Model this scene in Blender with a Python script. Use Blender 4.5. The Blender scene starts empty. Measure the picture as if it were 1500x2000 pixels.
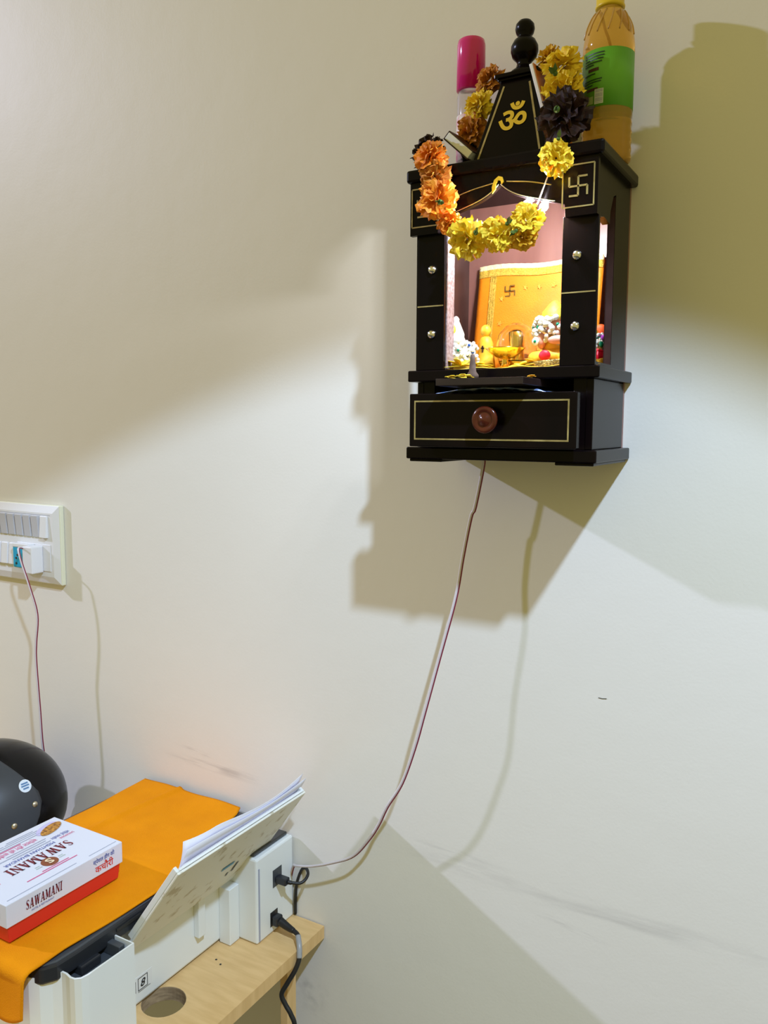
import bpy, math, random
from mathutils import Vector, Matrix
random.seed(7)
sc = bpy.context.scene
C = sc.collection
H = 1.5                       # camera height; all local z below are measured from the camera's level

# ---------------------------------------------------------------- camera
cam_d = bpy.data.cameras.new('camera'); cam = bpy.data.objects.new('camera', cam_d); C.objects.link(cam)
PITCH, ROLL, YAW = math.radians(6.0547), math.radians(0.2737), math.radians(30.270)
fw = Vector((-math.sin(YAW)*math.cos(PITCH), math.cos(YAW)*math.cos(PITCH), -math.sin(PITCH)))
r0 = Vector((math.cos(YAW), math.sin(YAW), 0)); u0 = r0.cross(fw)
rt = r0*math.cos(ROLL) + u0*math.sin(ROLL); up = rt.cross(fw)
cam.matrix_world = Matrix(((rt.x, up.x, -fw.x, 0), (rt.y, up.y, -fw.y, -1.0), (rt.z, up.z, -fw.z, H), (0, 0, 0, 1)))
cam_d.sensor_fit = 'HORIZONTAL'; cam_d.sensor_width = 36.0; cam_d.lens = 36.0*1604.62/1500; cam_d.clip_start = 0.02
sc.camera = cam

# ---------------------------------------------------------------- world, lights, exposure
w = bpy.data.worlds.new('room_ambient'); sc.world = w; w.use_nodes = True
bg = w.node_tree.nodes['Background']; bg.inputs[0].default_value = (1.0, 0.88, 0.33, 1); bg.inputs[1].default_value = 0.515

def spot(name, loc, aim, power, col, half, blend, rad):
    d = bpy.data.lights.new(name, 'SPOT'); d.energy = power; d.color = col
    d.spot_size = math.radians(half*2); d.spot_blend = blend; d.shadow_soft_size = rad
    o = bpy.data.objects.new(name, d); C.objects.link(o); o.location = (loc[0], loc[1], loc[2]+H)
    o.rotation_euler = Vector(aim).to_track_quat('-Z', 'Y').to_euler(); return o
# ceiling downlight to the right of the camera, tilted at the wall below the shrine
spot('ceiling_downlight', (0.57, -1.07, 1.35), (-0.4545, 0.1161, -0.8831), 232, (0.535, 0.715, 1.0), 29.7, 0.05, 0.035)
# ceiling lamp at the left end of the room
d = bpy.data.lights.new('ceiling_lamp', 'POINT'); d.energy = 1640; d.color = (0.645, 0.685, 1.0); d.shadow_soft_size = 0.09
o = bpy.data.objects.new('ceiling_lamp', d); C.objects.link(o); o.location = (-7.5, -3.1, 3.4+H)

vs = sc.view_settings; vs.view_transform = 'Standard'; vs.look = 'None'; vs.gamma = 1.0; vs.exposure = 0.0
vs.use_curve_mapping = False

# ---------------------------------------------------------------- materials
MATS = {}
def mat(name, col, rough=0.5, metal=0.0, col2=None, nscale=20.0, nstretch=(1, 1, 1), bump=0.0, bscale=200.0,
        coat=0.0, trans=0.0, emis=None, estr=0.0, sss=0.0, ior=1.45, alpha=1.0, spec=0.5, sheen=0.0, lo=0.35, hi=0.65):
    if name in MATS: return MATS[name]
    m = bpy.data.materials.new(name); m.use_nodes = True
    nt = m.node_tree; b = nt.nodes['Principled BSDF']
    b.inputs['Base Color'].default_value = (*col, 1); b.inputs['Roughness'].default_value = rough
    b.inputs['Metallic'].default_value = metal; b.inputs['Coat Weight'].default_value = coat
    b.inputs['Transmission Weight'].default_value = trans; b.inputs['IOR'].default_value = ior
    b.inputs['Alpha'].default_value = alpha; b.inputs['Specular IOR Level'].default_value = spec
    b.inputs['Sheen Weight'].default_value = sheen
    if sss:
        b.inputs['Subsurface Weight'].default_value = sss; b.inputs['Subsurface Scale'].default_value = 0.004
    if emis:
        b.inputs['Emission Color'].default_value = (*emis, 1); b.inputs['Emission Strength'].default_value = estr
    if col2 or bump:
        tc = nt.nodes.new('ShaderNodeTexCoord'); mp = nt.nodes.new('ShaderNodeMapping')
        mp.inputs['Scale'].default_value = nstretch; nt.links.new(tc.outputs['Object'], mp.inputs[0])
    if col2:
        n = nt.nodes.new('ShaderNodeTexNoise'); n.inputs['Scale'].default_value = nscale; n.inputs['Detail'].default_value = 5
        nt.links.new(mp.outputs[0], n.inputs[0])
        r = nt.nodes.new('ShaderNodeValToRGB'); r.color_ramp.elements[0].position = lo; r.color_ramp.elements[1].position = hi
        r.color_ramp.elements[0].color = (*col, 1); r.color_ramp.elements[1].color = (*col2, 1)
        nt.links.new(n.outputs[0], r.inputs[0]); nt.links.new(r.outputs[0], b.inputs['Base Color'])
    if bump:
        n = nt.nodes.new('ShaderNodeTexNoise'); n.inputs['Scale'].default_value = bscale; n.inputs['Detail'].default_value = 3
        nt.links.new(mp.outputs[0], n.inputs[0])
        bp = nt.nodes.new('ShaderNodeBump'); bp.inputs['Strength'].default_value = bump; bp.inputs['Distance'].default_value = 0.002
        nt.links.new(n.outputs[0], bp.inputs['Height']); nt.links.new(bp.outputs[0], b.inputs['Normal'])
    MATS[name] = m; return m

M_wood = mat('dark_lacquered_wood', (0.0026, 0.0019, 0.0024), 0.24, col2=(0.0058, 0.0028, 0.0028), nscale=9, nstretch=(2, 2, .5), spec=.13)
M_inner = mat('brown_inner_laminate', (0.20, 0.085, 0.070), 0.38, col2=(0.26, 0.12, 0.10), nscale=10, nstretch=(3, 3, .6))
M_jamb = mat('dark_brown_window_jamb', (0.050, 0.022, 0.018), 0.4, col2=(0.075, 0.035, 0.028), nscale=30)
M_tray = mat('worn_brown_board', (0.030, 0.016, 0.014), 0.35, col2=(0.016, 0.009, 0.008), nscale=25)
M_gold = mat('old_gold_paint', (0.42, 0.33, 0.12), 0.45, 0.25, col2=(0.28, 0.21, 0.07), nscale=90)
M_om = mat('yellow_gold_relief', (0.75, 0.50, 0.03), 0.4, 0.15)
M_stud = mat('silver_stud', (0.75, 0.72, 0.66), 0.16, 1.0)
M_knob = mat('red_brown_varnished_knob', (0.050, 0.008, 0.004), 0.2, col2=(0.095, 0.018, 0.007), nscale=40, coat=.2, spec=.3)
M_white_pl = mat('white_plastic', (0.74, 0.76, 0.74), 0.38)
M_cream_pl = mat('dusty_white_plastic', (0.78, 0.77, 0.69), 0.42, col2=(0.50, 0.44, 0.30), nscale=42, lo=.58, hi=.66)
M_blk_pl = mat('black_plastic', (0.018, 0.02, 0.024), 0.32)
M_gry_pl = mat('dark_grey_plastic', (0.055, 0.062, 0.07), 0.4)
M_rubber = mat('black_rubber_cable', (0.012, 0.012, 0.013), 0.42)
M_paper = mat('white_paper', (0.80, 0.79, 0.86), 0.7)
M_orange = mat('orange_cotton_cloth', (0.80, 0.285, 0.0015), 0.9, col2=(0.72, 0.245, 0.001), nscale=14, bump=.5, bscale=900, spec=.15)
M_ply = mat('light_laminate_wood', (0.74, 0.49, 0.215), 0.5, col2=(0.66, 0.42, 0.17), nscale=18, nstretch=(1, 6, 1))
M_plyedge = mat('cut_board_edge', (0.42, 0.30, 0.17), 0.8, col2=(0.26, 0.18, 0.10), nscale=60, nstretch=(1, 1, 5))
M_red = mat('red_card', (0.62, 0.028, 0.018), 0.45)
M_boxw = mat('bluish_white_card', (0.64, 0.66, 0.74), 0.4)
M_inkm = mat('maroon_ink', (0.16, 0.008, 0.018), 0.5)
M_inkp = mat('magenta_ink', (0.62, 0.08, 0.22), 0.5)
M_inkb = mat('blue_ink', (0.03, 0.06, 0.32), 0.5)
M_inkg = mat('grey_ink', (0.35, 0.37, 0.46), 0.5)
M_inkbl = mat('bright_blue_ink', (0.01, 0.17, 0.62), 0.5)
M_inkk = mat('black_ink', (0.02, 0.02, 0.02), 0.5)
M_teal = mat('teal_plastic', (0.01, 0.34, 0.56), 0.35)
M_sw = mat('white_switch_plastic', (0.74, 0.74, 0.76), 0.3)
M_swg = mat('grey_switch_plastic', (0.50, 0.50, 0.53), 0.35)
M_swi = mat('ivory_side_plastic', (0.72, 0.72, 0.55), 0.4)
M_clr = mat('clear_flex_insulation', (0.66, 0.60, 0.64), 0.35)
M_redw = mat('dark_red_flex_insulation', (0.22, 0.02, 0.05), 0.35)
M_helm = mat('glossy_black_shell', (0.004, 0.004, 0.005), 0.22, spec=.25)
M_visor = mat('smoked_visor', (0.050, 0.055, 0.062), 0.38, spec=.35)
M_brass = mat('polished_brass', (0.86, 0.58, 0.12), 0.2, 1.0)
M_glass = mat('clear_glass', (1, 1, 1), 0.02, trans=1.0, ior=1.45)
M_yel = mat('yellow_marigold_petals', (0.78, 0.52, 0.012), 0.6, col2=(0.88, 0.68, 0.05), nscale=120, sss=.15)
M_mus = mat('mustard_marigold_petals', (0.62, 0.33, 0.012), 0.6, col2=(0.75, 0.46, 0.02), nscale=120, sss=.15)
M_ora = mat('orange_marigold_petals', (0.72, 0.20, 0.008), 0.6, col2=(0.80, 0.31, 0.02), nscale=120, sss=.15)
M_bro = mat('browned_orange_marigold_petals', (0.42, 0.13, 0.012), 0.65, col2=(0.62, 0.27, 0.03), nscale=130, sss=.1)
M_mar = mat('dried_maroon_petals', (0.012, 0.0035, 0.005), 0.65, col2=(0.040, 0.012, 0.007), nscale=130)
M_leaf = mat('green_sepal', (0.040, 0.080, 0.006), 0.55, col2=(0.075, 0.14, 0.012), nscale=60)
M_pinkcap = mat('magenta_glossy_plastic', (0.62, 0.004, 0.19), 0.14, coat=.4)
M_clear_pl = mat('clear_bottle_plastic', (0.93, 0.88, 0.88), 0.08, trans=.85, ior=1.3)
M_pinklab = mat('pink_printed_label', (0.72, 0.10, 0.30), 0.4, col2=(0.85, 0.80, 0.80), nscale=60)
M_oil = mat('amber_liquid_bottle', (0.93, 0.56, 0.10), 0.07, trans=.72, ior=1.33)
M_ycap = mat('yellow_bottle_cap', (0.72, 0.50, 0.015), 0.4)
M_glab = mat('green_bottle_label', (0.10, 0.36, 0.02), 0.38, col2=(0.13, 0.42, 0.03), nscale=20)
M_dgreen = mat('dark_green_print', (0.015, 0.06, 0.015), 0.5)
M_lab_w = mat('pale_print', (0.62, 0.66, 0.58), 0.5)
M_pearl = mat('pearl_beads', (0.80, 0.80, 0.76), 0.25)
M_green = mat('green_gem', (0.0, 0.20, 0.10), 0.15)
M_gblue = mat('blue_gem', (0.02, 0.08, 0.35), 0.15)
M_purp = mat('purple_gem', (0.40, 0.05, 0.55), 0.15)
M_skin = mat('painted_pink_clay', (0.80, 0.36, 0.28), 0.5)
M_oyel = mat('yellow_orange_painted_robe', (0.82, 0.40, 0.02), 0.5, col2=(0.85, 0.55, 0.05), nscale=90)
M_ivory = mat('ivory_painted_clay', (0.82, 0.78, 0.66), 0.45, col2=(0.80, 0.66, 0.30), nscale=70, lo=.55, hi=.75)
M_satin = mat('orange_satin_backdrop', (0.74, 0.19, 0.002), 0.55, col2=(0.80, 0.25, 0.003), nscale=20, bump=.3, bscale=700)
M_lace = mat('gold_lace', (0.80, 0.52, 0.08), 0.4, 0.3, col2=(0.55, 0.33, 0.03), nscale=500, bump=.8, bscale=900)
M_ymat = mat('yellow_cloth_mat', (0.82, 0.50, 0.02), 0.7, col2=(0.84, 0.62, 0.10), nscale=60)
M_stub = mat('grey_brown_stub', (0.07, 0.040, 0.030), 0.8, col2=(0.13, 0.085, 0.065), nscale=90)
M_bag = mat('blue_printed_plastic_film', (0.05, 0.14, 0.42), 0.15, col2=(0.48, 0.50, 0.55), nscale=75, coat=.5, bump=.6, bscale=160)
M_bagc = mat('crinkled_clear_film', (0.45, 0.42, 0.48), 0.12, bump=.8, bscale=140)
M_book = mat('dark_brown_cover', (0.045, 0.014, 0.009), 0.4)
M_bookw = mat('white_page_edges', (0.86, 0.88, 0.90), 0.6)
M_booko = mat('orange_printed_cover', (0.50, 0.14, 0.02), 0.45, col2=(0.62, 0.24, 0.05), nscale=50)
M_emit = mat('lit_led', (1, 1, 1), 0.5, emis=(0.90, 0.93, 1.0), estr=2100)
M_floor = mat('beige_floor_tile', (0.075, 0.07, 0.065), 0.4, col2=(0.095, 0.09, 0.08), nscale=3)
M_bsticker = mat('blue_sticker', (0.05, 0.28, 0.50), 0.45)
M_spk = mat('small_white_sticker', (0.72, 0.80, 0.88), 0.5)
M_pin = mat('brass_pin', (0.62, 0.58, 0.45), 0.3, 1.0)
M_food = mat('printed_food_photo', (0.62, 0.30, 0.04), 0.5, col2=(0.16, 0.05, 0.01), nscale=260)
M_lav = mat('lavender_print', (0.52, 0.48, 0.72), 0.5)

# cream wall paint with scuffs: positions are where the dirt sits on the wall itself
def wall_material():
    m = bpy.data.materials.new('cream_wall_paint'); m.use_nodes = True; nt = m.node_tree; b = nt.nodes['Principled BSDF']
    b.inputs['Roughness'].default_value = 0.5; b.inputs['Specular IOR Level'].default_value = 0.25
    N, L = nt.nodes.new, nt.links.new
    tc = N('ShaderNodeTexCoord')
    base = N('ShaderNodeTexNoise'); base.inputs['Scale'].default_value = 2.2; base.inputs['Detail'].default_value = 4; L(tc.outputs['Object'], base.inputs[0])
    r = N('ShaderNodeValToRGB'); r.color_ramp.elements[0].position = .3; r.color_ramp.elements[1].position = .7
    r.color_ramp.elements[0].color = (0.735, 0.705, 0.645, 1); r.color_ramp.elements[1].color = (0.755, 0.725, 0.665, 1); L(base.outputs[0], r.inputs[0])
    col = r.outputs[0]
    # (x, z, half length, half height, slope, strength)
    for i, (x, z, a, h, s, k) in enumerate([(-0.90, -0.572+H, .15, .012, -.02, .42), (-0.95, -0.552+H, .06, .006, -.10, .22), (-0.40, -0.615+H, .22, .022, -.02, .20), (-0.46, -0.600+H, .10, .010, -.06, .20),
                                            (-0.20, -0.622+H, .22, .018, .04, .22), (-0.30, -0.655+H, .07, .008, -.15, .20),
                                            (-0.715, -0.905+H, .045, .045, 0, .30), (-0.66, -0.945+H, .06, .012, -.2, .28)]):
        mp = N('ShaderNodeMapping'); mp.vector_type = 'TEXTURE'
        mp.inputs['Location'].default_value = (x, 0, z); mp.inputs['Rotation'].default_value = (0, -math.atan(s), 0)
        mp.inputs['Scale'].default_value = (a, 1, h); L(tc.outputs['Object'], mp.inputs[0])
        ln = N('ShaderNodeVectorMath'); ln.operation = 'LENGTH'; L(mp.outputs[0], ln.inputs[0])
        mr = N('ShaderNodeMapRange'); mr.interpolation_type = 'SMOOTHSTEP'; mr.inputs[1].default_value = 1.0; mr.inputs[2].default_value = .1
        mr.inputs[3].default_value = 0; mr.inputs[4].default_value = 1; L(ln.outputs['Value'], mr.inputs[0])
        ns = N('ShaderNodeTexNoise'); ns.inputs['Scale'].default_value = 2.2; ns.inputs['Detail'].default_value = 6; ns.noise_dimensions = '4D'; ns.inputs['W'].default_value = i*3.1
        L(mp.outputs[0], ns.inputs[0])
        cr = N('ShaderNodeMapRange'); cr.inputs[1].default_value = .42; cr.inputs[2].default_value = .72; L(ns.outputs[0], cr.inputs[0])
        mu = N('ShaderNodeMath'); mu.operation = 'MULTIPLY'; L(mr.outputs[0], mu.inputs[0]); L(cr.outputs[0], mu.inputs[1])
        m2 = N('ShaderNodeMath'); m2.operation = 'MULTIPLY'; m2.inputs[1].default_value = min(1, k*1.7); L(mu.outputs[0], m2.inputs[0])
        mx = N('ShaderNodeMix'); mx.data_type = 'RGBA'; L(m2.outputs[0], mx.inputs['Factor']); L(col, mx.inputs['A']); mx.inputs['B'].default_value = (0.33, 0.31, 0.30, 1)
        col = mx.outputs['Result']
    L(col, b.inputs['Base Color'])
    n = N('ShaderNodeTexNoise'); n.inputs['Scale'].default_value = 260; n.inputs['Detail'].default_value = 4; L(tc.outputs['Object'], n.inputs[0])
    n2 = N('ShaderNodeTexNoise'); n2.inputs['Scale'].default_value = 14; n2.inputs['Detail'].default_value = 3; L(tc.outputs['Object'], n2.inputs[0])
    ad = N('ShaderNodeMath'); ad.operation = 'MULTIPLY_ADD'; ad.inputs[1].default_value = 5; L(n2.outputs[0], ad.inputs[0]); L(n.outputs[0], ad.inputs[2])
    bp = N('ShaderNodeBump'); bp.inputs['Strength'].default_value = .12; bp.inputs['Distance'].default_value = .001; L(ad.outputs[0], bp.inputs['Height']); L(bp.outputs[0], b.inputs['Normal'])
    return m
M_wall = wall_material()

# ---------------------------------------------------------------- mesh builder
class MB:
    def __init__(s): s.v = []; s.f = []
    def add(s, vs, fs):
        k = len(s.v); s.v += [tuple(v) for v in vs]; s.f += [tuple(i+k for i in f) for f in fs]; return s
    def box(s, x0, x1, y0, y1, z0, z1):
        return s.add([(x0,y0,z0),(x1,y0,z0),(x1,y1,z0),(x0,y1,z0),(x0,y0,z1),(x1,y0,z1),(x1,y1,z1),(x0,y1,z1)],
                     [(0,3,2,1),(4,5,6,7),(0,1,5,4),(1,2,6,5),(2,3,7,6),(3,0,4,7)])
    def obox(s, o, a, b, c):                       # corner + three edge vectors
        o, a, b, c = Vector(o), Vector(a), Vector(b), Vector(c)
        P = [o, o+a, o+a+b, o+b, o+c, o+a+c, o+a+b+c, o+b+c]
        fs = [(0,3,2,1),(4,5,6,7),(0,1,5,4),(1,2,6,5),(2,3,7,6),(3,0,4,7)]
        if a.cross(b).dot(c) < 0: fs = [tuple(reversed(f)) for f in fs]
        return s.add(P, fs)
    def prism(s, poly, f0, f1):                    # poly: 2-D points; f0/f1 map (p) -> 3-D
        n = len(poly); A = [f0(p) for p in poly]; B = [f1(p) for p in poly]
        return s.add(A+B, [tuple(range(n-1, -1, -1)), tuple(range(n, 2*n))] + [(i, (i+1) % n, n+(i+1) % n, n+i) for i in range(n)])
    def lathe(s, prof, c=(0,0,0), n=24, axis=Vector((0,0,1)), a0=0, a1=2*math.pi, cap=True):
        c = Vector(c); ax = Vector(axis).normalized(); t = Vector((1,0,0)) if abs(ax.x) < .9 else Vector((0,1,0))
        e1 = (t - ax*t.dot(ax)).normalized(); e2 = ax.cross(e1); full = abs(a1-a0-2*math.pi) < 1e-6
        m = n if full else n+1; vs = []
        for (r, z) in prof:
            for i in range(m):
                a = a0+(a1-a0)*i/n; vs.append(c+ax*z+(e1*math.cos(a)+e2*math.sin(a))*r)
        fs = []
        for j in range(len(prof)-1):
            for i in range(n):
                i2 = (i+1) % m; fs.append((j*m+i, j*m+i2, (j+1)*m+i2, (j+1)*m+i))
        if full and cap:
            if prof[0][0] > 1e-5: fs.append(tuple(range(m-1, -1, -1)))
            if prof[-1][0] > 1e-5: fs.append(tuple((len(prof)-1)*m+i for i in range(m)))
        return s.add(vs, fs)
    def ball(s, c, r, n=14, m=9):
        rx, ry, rz = (r, r, r) if not isinstance(r, (tuple, list)) else r
        vs = []; fs = []; c = Vector(c)
        for j in range(m+1):
            ph = math.pi*j/m
            for i in range(n):
                a = 2*math.pi*i/n; vs.append(c+Vector((rx*math.sin(ph)*math.cos(a), ry*math.sin(ph)*math.sin(a), -rz*math.cos(ph))))
        for j in range(m):
            for i in range(n):
                i2 = (i+1) % n; fs.append((j*n+i, j*n+i2, (j+1)*n+i2, (j+1)*n+i))
        return s.add(vs, fs)
    def tube(s, pts, r, n=8, smooth=6, caps=True):
        P = [Vector(p) for p in pts]
        if smooth > 1 and len(P) > 2:                # Catmull-Rom
            Q = []
            for i in range(len(P)-1):
                p0, p1, p2, p3 = P[max(i-1,0)], P[i], P[i+1], P[min(i+2,len(P)-1)]
                for k in range(smooth):
                    t = k/smooth
                    Q.append(0.5*((2*p1)+(p2-p0)*t+(2*p0-5*p1+4*p2-p3)*t*t+(3*p1-p0-3*p2+p3)*t**3))
            Q.append(P[-1]); P = Q
        vs = []; fs = []; nrm = None
        for i, p in enumerate(P):
            d = (P[min(i+1,len(P)-1)]-P[max(i-1,0)]).normalized()
            if nrm is None:
                t = Vector((0,0,1)) if abs(d.z) < .9 else Vector((1,0,0)); nrm = (t-d*t.dot(d)).normalized()
            else: nrm = (nrm-d*nrm.dot(d)).normalized()
            b = d.cross(nrm); rr = r(i/(len(P)-1)) if callable(r) else r
            for k in range(n):
                a = 2*math.pi*k/n; vs.append(p+(nrm*math.cos(a)+b*math.sin(a))*rr)
        for i in range(len(P)-1):
            for k in range(n):
                k2 = (k+1) % n; fs.append((i*n+k, i*n+k2, (i+1)*n+k2, (i+1)*n+k))
        if caps: fs += [tuple(range(n-1,-1,-1)), tuple((len(P)-1)*n+k for k in range(n))]
        return s.add(vs, fs)
    def grid(s, fn, nu, nv):
        vs = [fn(i/nu, j/nv) for j in range(nv+1) for i in range(nu+1)]
        return s.add(vs, [(j*(nu+1)+i, j*(nu+1)+i+1, (j+1)*(nu+1)+i+1, (j+1)*(nu+1)+i) for j in range(nv) for i in range(nu)])
    def build(s, name, m, parent=None, smooth=False, bevel=0.0, solid=0.0, subsurf=0, label=None):
        me = bpy.data.meshes.new(name); me.from_pydata([(x, y, z+H) for x, y, z in s.v], [], s.f); me.update()
        me.materials.append(m)
        if smooth: me.polygons.foreach_set('use_smooth', [True]*len(me.polygons))
        o = bpy.data.objects.new(name, me); C.objects.link(o)
        if solid:
            md = o.modifiers.new('thickness', 'SOLIDIFY'); md.thickness = solid; md.offset = 0
        if bevel:
            md = o.modifiers.new('edge', 'BEVEL'); md.width = bevel; md.segments = 2; md.limit_method = 'ANGLE'
        if subsurf:
            md = o.modifiers.new('round', 'SUBSURF'); md.levels = subsurf; md.render_levels = subsurf
        if parent: attach(o, parent)
        if label: o['label'] = label
        return o
def wpos(o):
    p = Vector(o.location)
    return p
def attach(o, parent):
    o.parent = parent; root = parent
    while root.parent: root = root.parent
    o.matrix_parent_inverse = Matrix.Translation(-Vector(root.location)) if parent is root else Matrix.Identity(4)
def thing(name, loc, label, cat, group=None):
    o = bpy.data.objects.new(name, None); C.objects.link(o); o.location = (loc[0], loc[1], loc[2]+H); o.empty_display_size = .02
    return tag(o, label, cat, group)
def tag(o, label, cat, group=None):
    o['label'] = label; o['category'] = cat
    if group: o['group'] = group
    return o
def struct(o, label=None):
    o['kind'] = 'structure'
    if label: o['label'] = label
    return o
def B(*a): return MB().box(*a)

def lettering(text, origin, right, upv, size, m, parent, name='lettering', width=None, bold=0.0, shear=0.0, depth=0.0004):
    c = bpy.data.curves.new('t', 'FONT'); c.body = text; c.size = 1.0; c.offset = bold; c.shear = shear; c.resolution_u = 3
    t = bpy.data.objects.new('t', c); C.objects.link(t)
    me = bpy.data.meshes.new_from_object(t.evaluated_get(bpy.context.evaluated_depsgraph_get()))
    bpy.data.objects.remove(t); bpy.data.curves.remove(c)
    xs = [v.co.x for v in me.vertices]; x0, x1 = min(xs), max(xs)
    R, U = Vector(right).normalized(), Vector(upv).normalized(); Nn = R.cross(U); O = Vector(origin)
    kx = (width/(x1-x0)) if width else size
    mb = MB(); mb.v = [tuple(O+R*((v.co.x-x0)*kx)+U*(v.co.y*size)+Nn*depth) for v in me.vertices]; mb.f = [tuple(p.vertices) for p in me.polygons]
    bpy.data.meshes.remove(me)
    return mb.build(name, m, parent)
def flat(origin, right, upv, rects, depth=0.0004, th=0.0003):
    """thin printed rectangles (u0,u1,v0,v1) on a surface"""
    R, U = Vector(right).normalized(), Vector(upv).normalized(); Nn = R.cross(U); O = Vector(origin); mb = MB()
    for (a, b, c2, d2) in rects: mb.obox(O+R*a+U*c2+Nn*(depth-th), R*(b-a), U*(d2-c2), Nn*th)
    return mb

# ================================================================= setting
struct(B(-8.5, 1.6, 0.0, 0.12, -1.5, 3.6).build('wall_back', M_wall))
struct(B(-8.5, 1.6, -4.2, 0.0, -1.55, -1.5).build('floor', M_floor))

# ================================================================= table
ZT = -0.779
table = thing('wooden_table', (-1.25, -0.28, -1.5), 'light wood table with a round cable hole under the printer', 'table')
cx, cy, cr, nh = -0.778, -0.253, 0.030, 24
circ = [(cx+cr*math.cos(2*math.pi*i/nh), cy+cr*math.sin(2*math.pi*i/nh)) for i in range(nh)]
x0, x1, y0, y1 = -1.95, -0.687, -0.62, -0.002
tb = MB()
def ringpt(i):
    a = 2*math.pi*i/nh; dx, dy = math.cos(a), math.sin(a)
    t = min(((x1-cx)/dx if dx > 1e-9 else 9), ((x0-cx)/dx if dx < -1e-9 else 9), ((y1-cy)/dy if dy > 1e-9 else 9), ((y0-cy)/dy if dy < -1e-9 else 9))
    return (cx+dx*t, cy+dy*t)
outer = []
corners = sorted([(math.atan2(py-cy, px-cx) % (2*math.pi), (px, py)) for px, py in ((x0,y0),(x1,y0),(x1,y1),(x0,y1))])
vs = []; fs = []
for i in range(nh):
    a0, a1 = 2*math.pi*i/nh, 2*math.pi*(i+1)/nh
    mid = [p for a, p in corners if a0 < a < a1]
    poly = [circ[i], ringpt(i)] + mid + [ringpt((i+1) % nh), circ[(i+1) % nh]]
    k = len(vs); n = len(poly)
    vs += [(p[0], p[1], ZT) for p in poly] + [(p[0], p[1], ZT-.020) for p in poly]
    fs += [tuple(range(k, k+n)), tuple(range(k+2*n-1, k+n-1, -1))]
    for j in range(1, n-2): fs.append((k+j, k+n+j, k+n+j+1, k+j+1))
tb.add(vs, fs); tb.build('tabletop', M_ply, table)
MB().lathe([(cr+.0003, ZT-.0195), (cr-.0006, ZT-.0195), (cr-.0006, ZT-.0004), (cr+.0003, ZT-.0004)], (cx, cy, 0), 32, cap=False).build('hole_lining', M_plyedge, table)
for (lx, ly) in ((-0.728, -0.062), (-0.728, -0.60), (-1.93, -0.062), (-1.93, -0.60)):
    B(lx, lx+.014, ly, ly+.022, -1.5, ZT-.020).build('leg', M_ply, table, bevel=.001)
MB().lathe([(.0016, ZT+.0002), (.0016, ZT+.0006), (0, ZT+.0006)], (-.7765, -.150, 0), 8).add(*(lambda q: (q.v, q.f))(MB().lathe([(.0016, ZT+.0002), (.0016, ZT+.0006), (0, ZT+.0006)], (-.764, -.155, 0), 8))).build('screw_holes', M_inkk, table)

# ================================================================= shrine
XC = -0.3574
shrine = thing('wall_shrine', (XC, 0, -0.044), 'dark wooden home shrine with a spire, mounted on the wall', 'shrine')
hw = 0.1055
B(XC-.1135, XC+.1135, -.147, -.0005, .2743, .2887).build('roof_slab', M_wood, shrine, bevel=.003)
B(XC-.1137, XC+.1137, -.139, -.0005, .0504, .0634).build('ledge', M_wood, shrine, bevel=.0015)
B(XC-.1139, XC+.1139, -.1414, -.0005, -.0396, -.0258).build('plinth', M_wood, shrine, bevel=.0015)
for s_ in (-1, 1):
    xa, xb = (XC-.1105, XC-.068) if s_ < 0 else (XC+.068, XC+.1105)
    B(xa, xb, -.1385, -.004, -.0428, -.0394).build('plinth_foot', M_wood, shrine, bevel=.001)
B(XC-hw, XC+hw, -.006, -.0005, -.0262, .2745).build('back_panel', M_inner, shrine)
# side panels with a tall window and a pointed top
for s_ in (-1, 1):
    xo = XC+s_*hw; xi = XC+s_*(hw-.008); xa, xb = min(xo, xi), max(xo, xi)
    ya, yb = -.1305, -.066
    sp = MB(); sp.box(xa, xb, ya-.003, ya, .0632, .2744); sp.box(xa, xb, yb, -.0058, .0632, .2744)
    sp.box(xa, xb, ya, yb, .0632, .0680)
    top = [(ya, .2160), (-.110, .2195), (-.088, .2165), (-.0865, .2300), (-.076, .2480), (yb, .2520), (yb, .2744), (ya, .2744)]
    sp.prism(top, lambda p, x=xa: (x, p[0], p[1]), lambda p, x=xb: (x, p[0], p[1]))
    sp.build('side_panel', M_wood, shrine)
    lin = MB(); lin.box(xa+.0004, xb-.0004, yb-.0006, yb, .0682, .2500); lin.box(min(xi, xi-s_*.0006), max(xi, xi-s_*.0006), yb, -.0062, .0636, .274)
    lin.build('window_jamb', M_jamb, shrine)
    # lower case sides
    B(xa, xb, -.1290, -.0058, -.0256, .0502).build('lower_side_panel', M_wood, shrine, bevel=.0008)
    B(min(XC+s_*(hw-.008), XC+s_*(hw-.022)), max(XC+s_*(hw-.008), XC+s_*(hw-.022)), -.1280, -.1200, -.0256, .0502).build('drawer_stile', M_wood, shrine)
B(XC-hw+.008, XC+hw-.008, -.012, -.0062, -.0254, .0500).build('lower_back_panel', M_wood, shrine)
# pillars
for s_, x0_, x1_, zline in ((-1, -.4600, -.4258, .1365), (1, -.2880, -.2498, .1395)):
    p = B(x0_, x1_, -.1365, -.1305, .0634, .2180).build('pillar', M_wood, shrine, bevel=.0008)
    B(x0_+.0002, x1_-.0012, -.1370, -.1364, zline-.0007, zline+.0007).build('gold_line', M_gold, p)
    xm = -.4408 if s_ < 0 else -.2714
    for zz in (.1772, .1043):
        MB().lathe([(.0052, 0), (.0052, .0012), (.0044, .0032), (.0024, .0046), (0, .0050)], (xm, -.1365, zz), 16, (0, -1, 0)).build('stud', M_stud, p, True)
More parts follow.
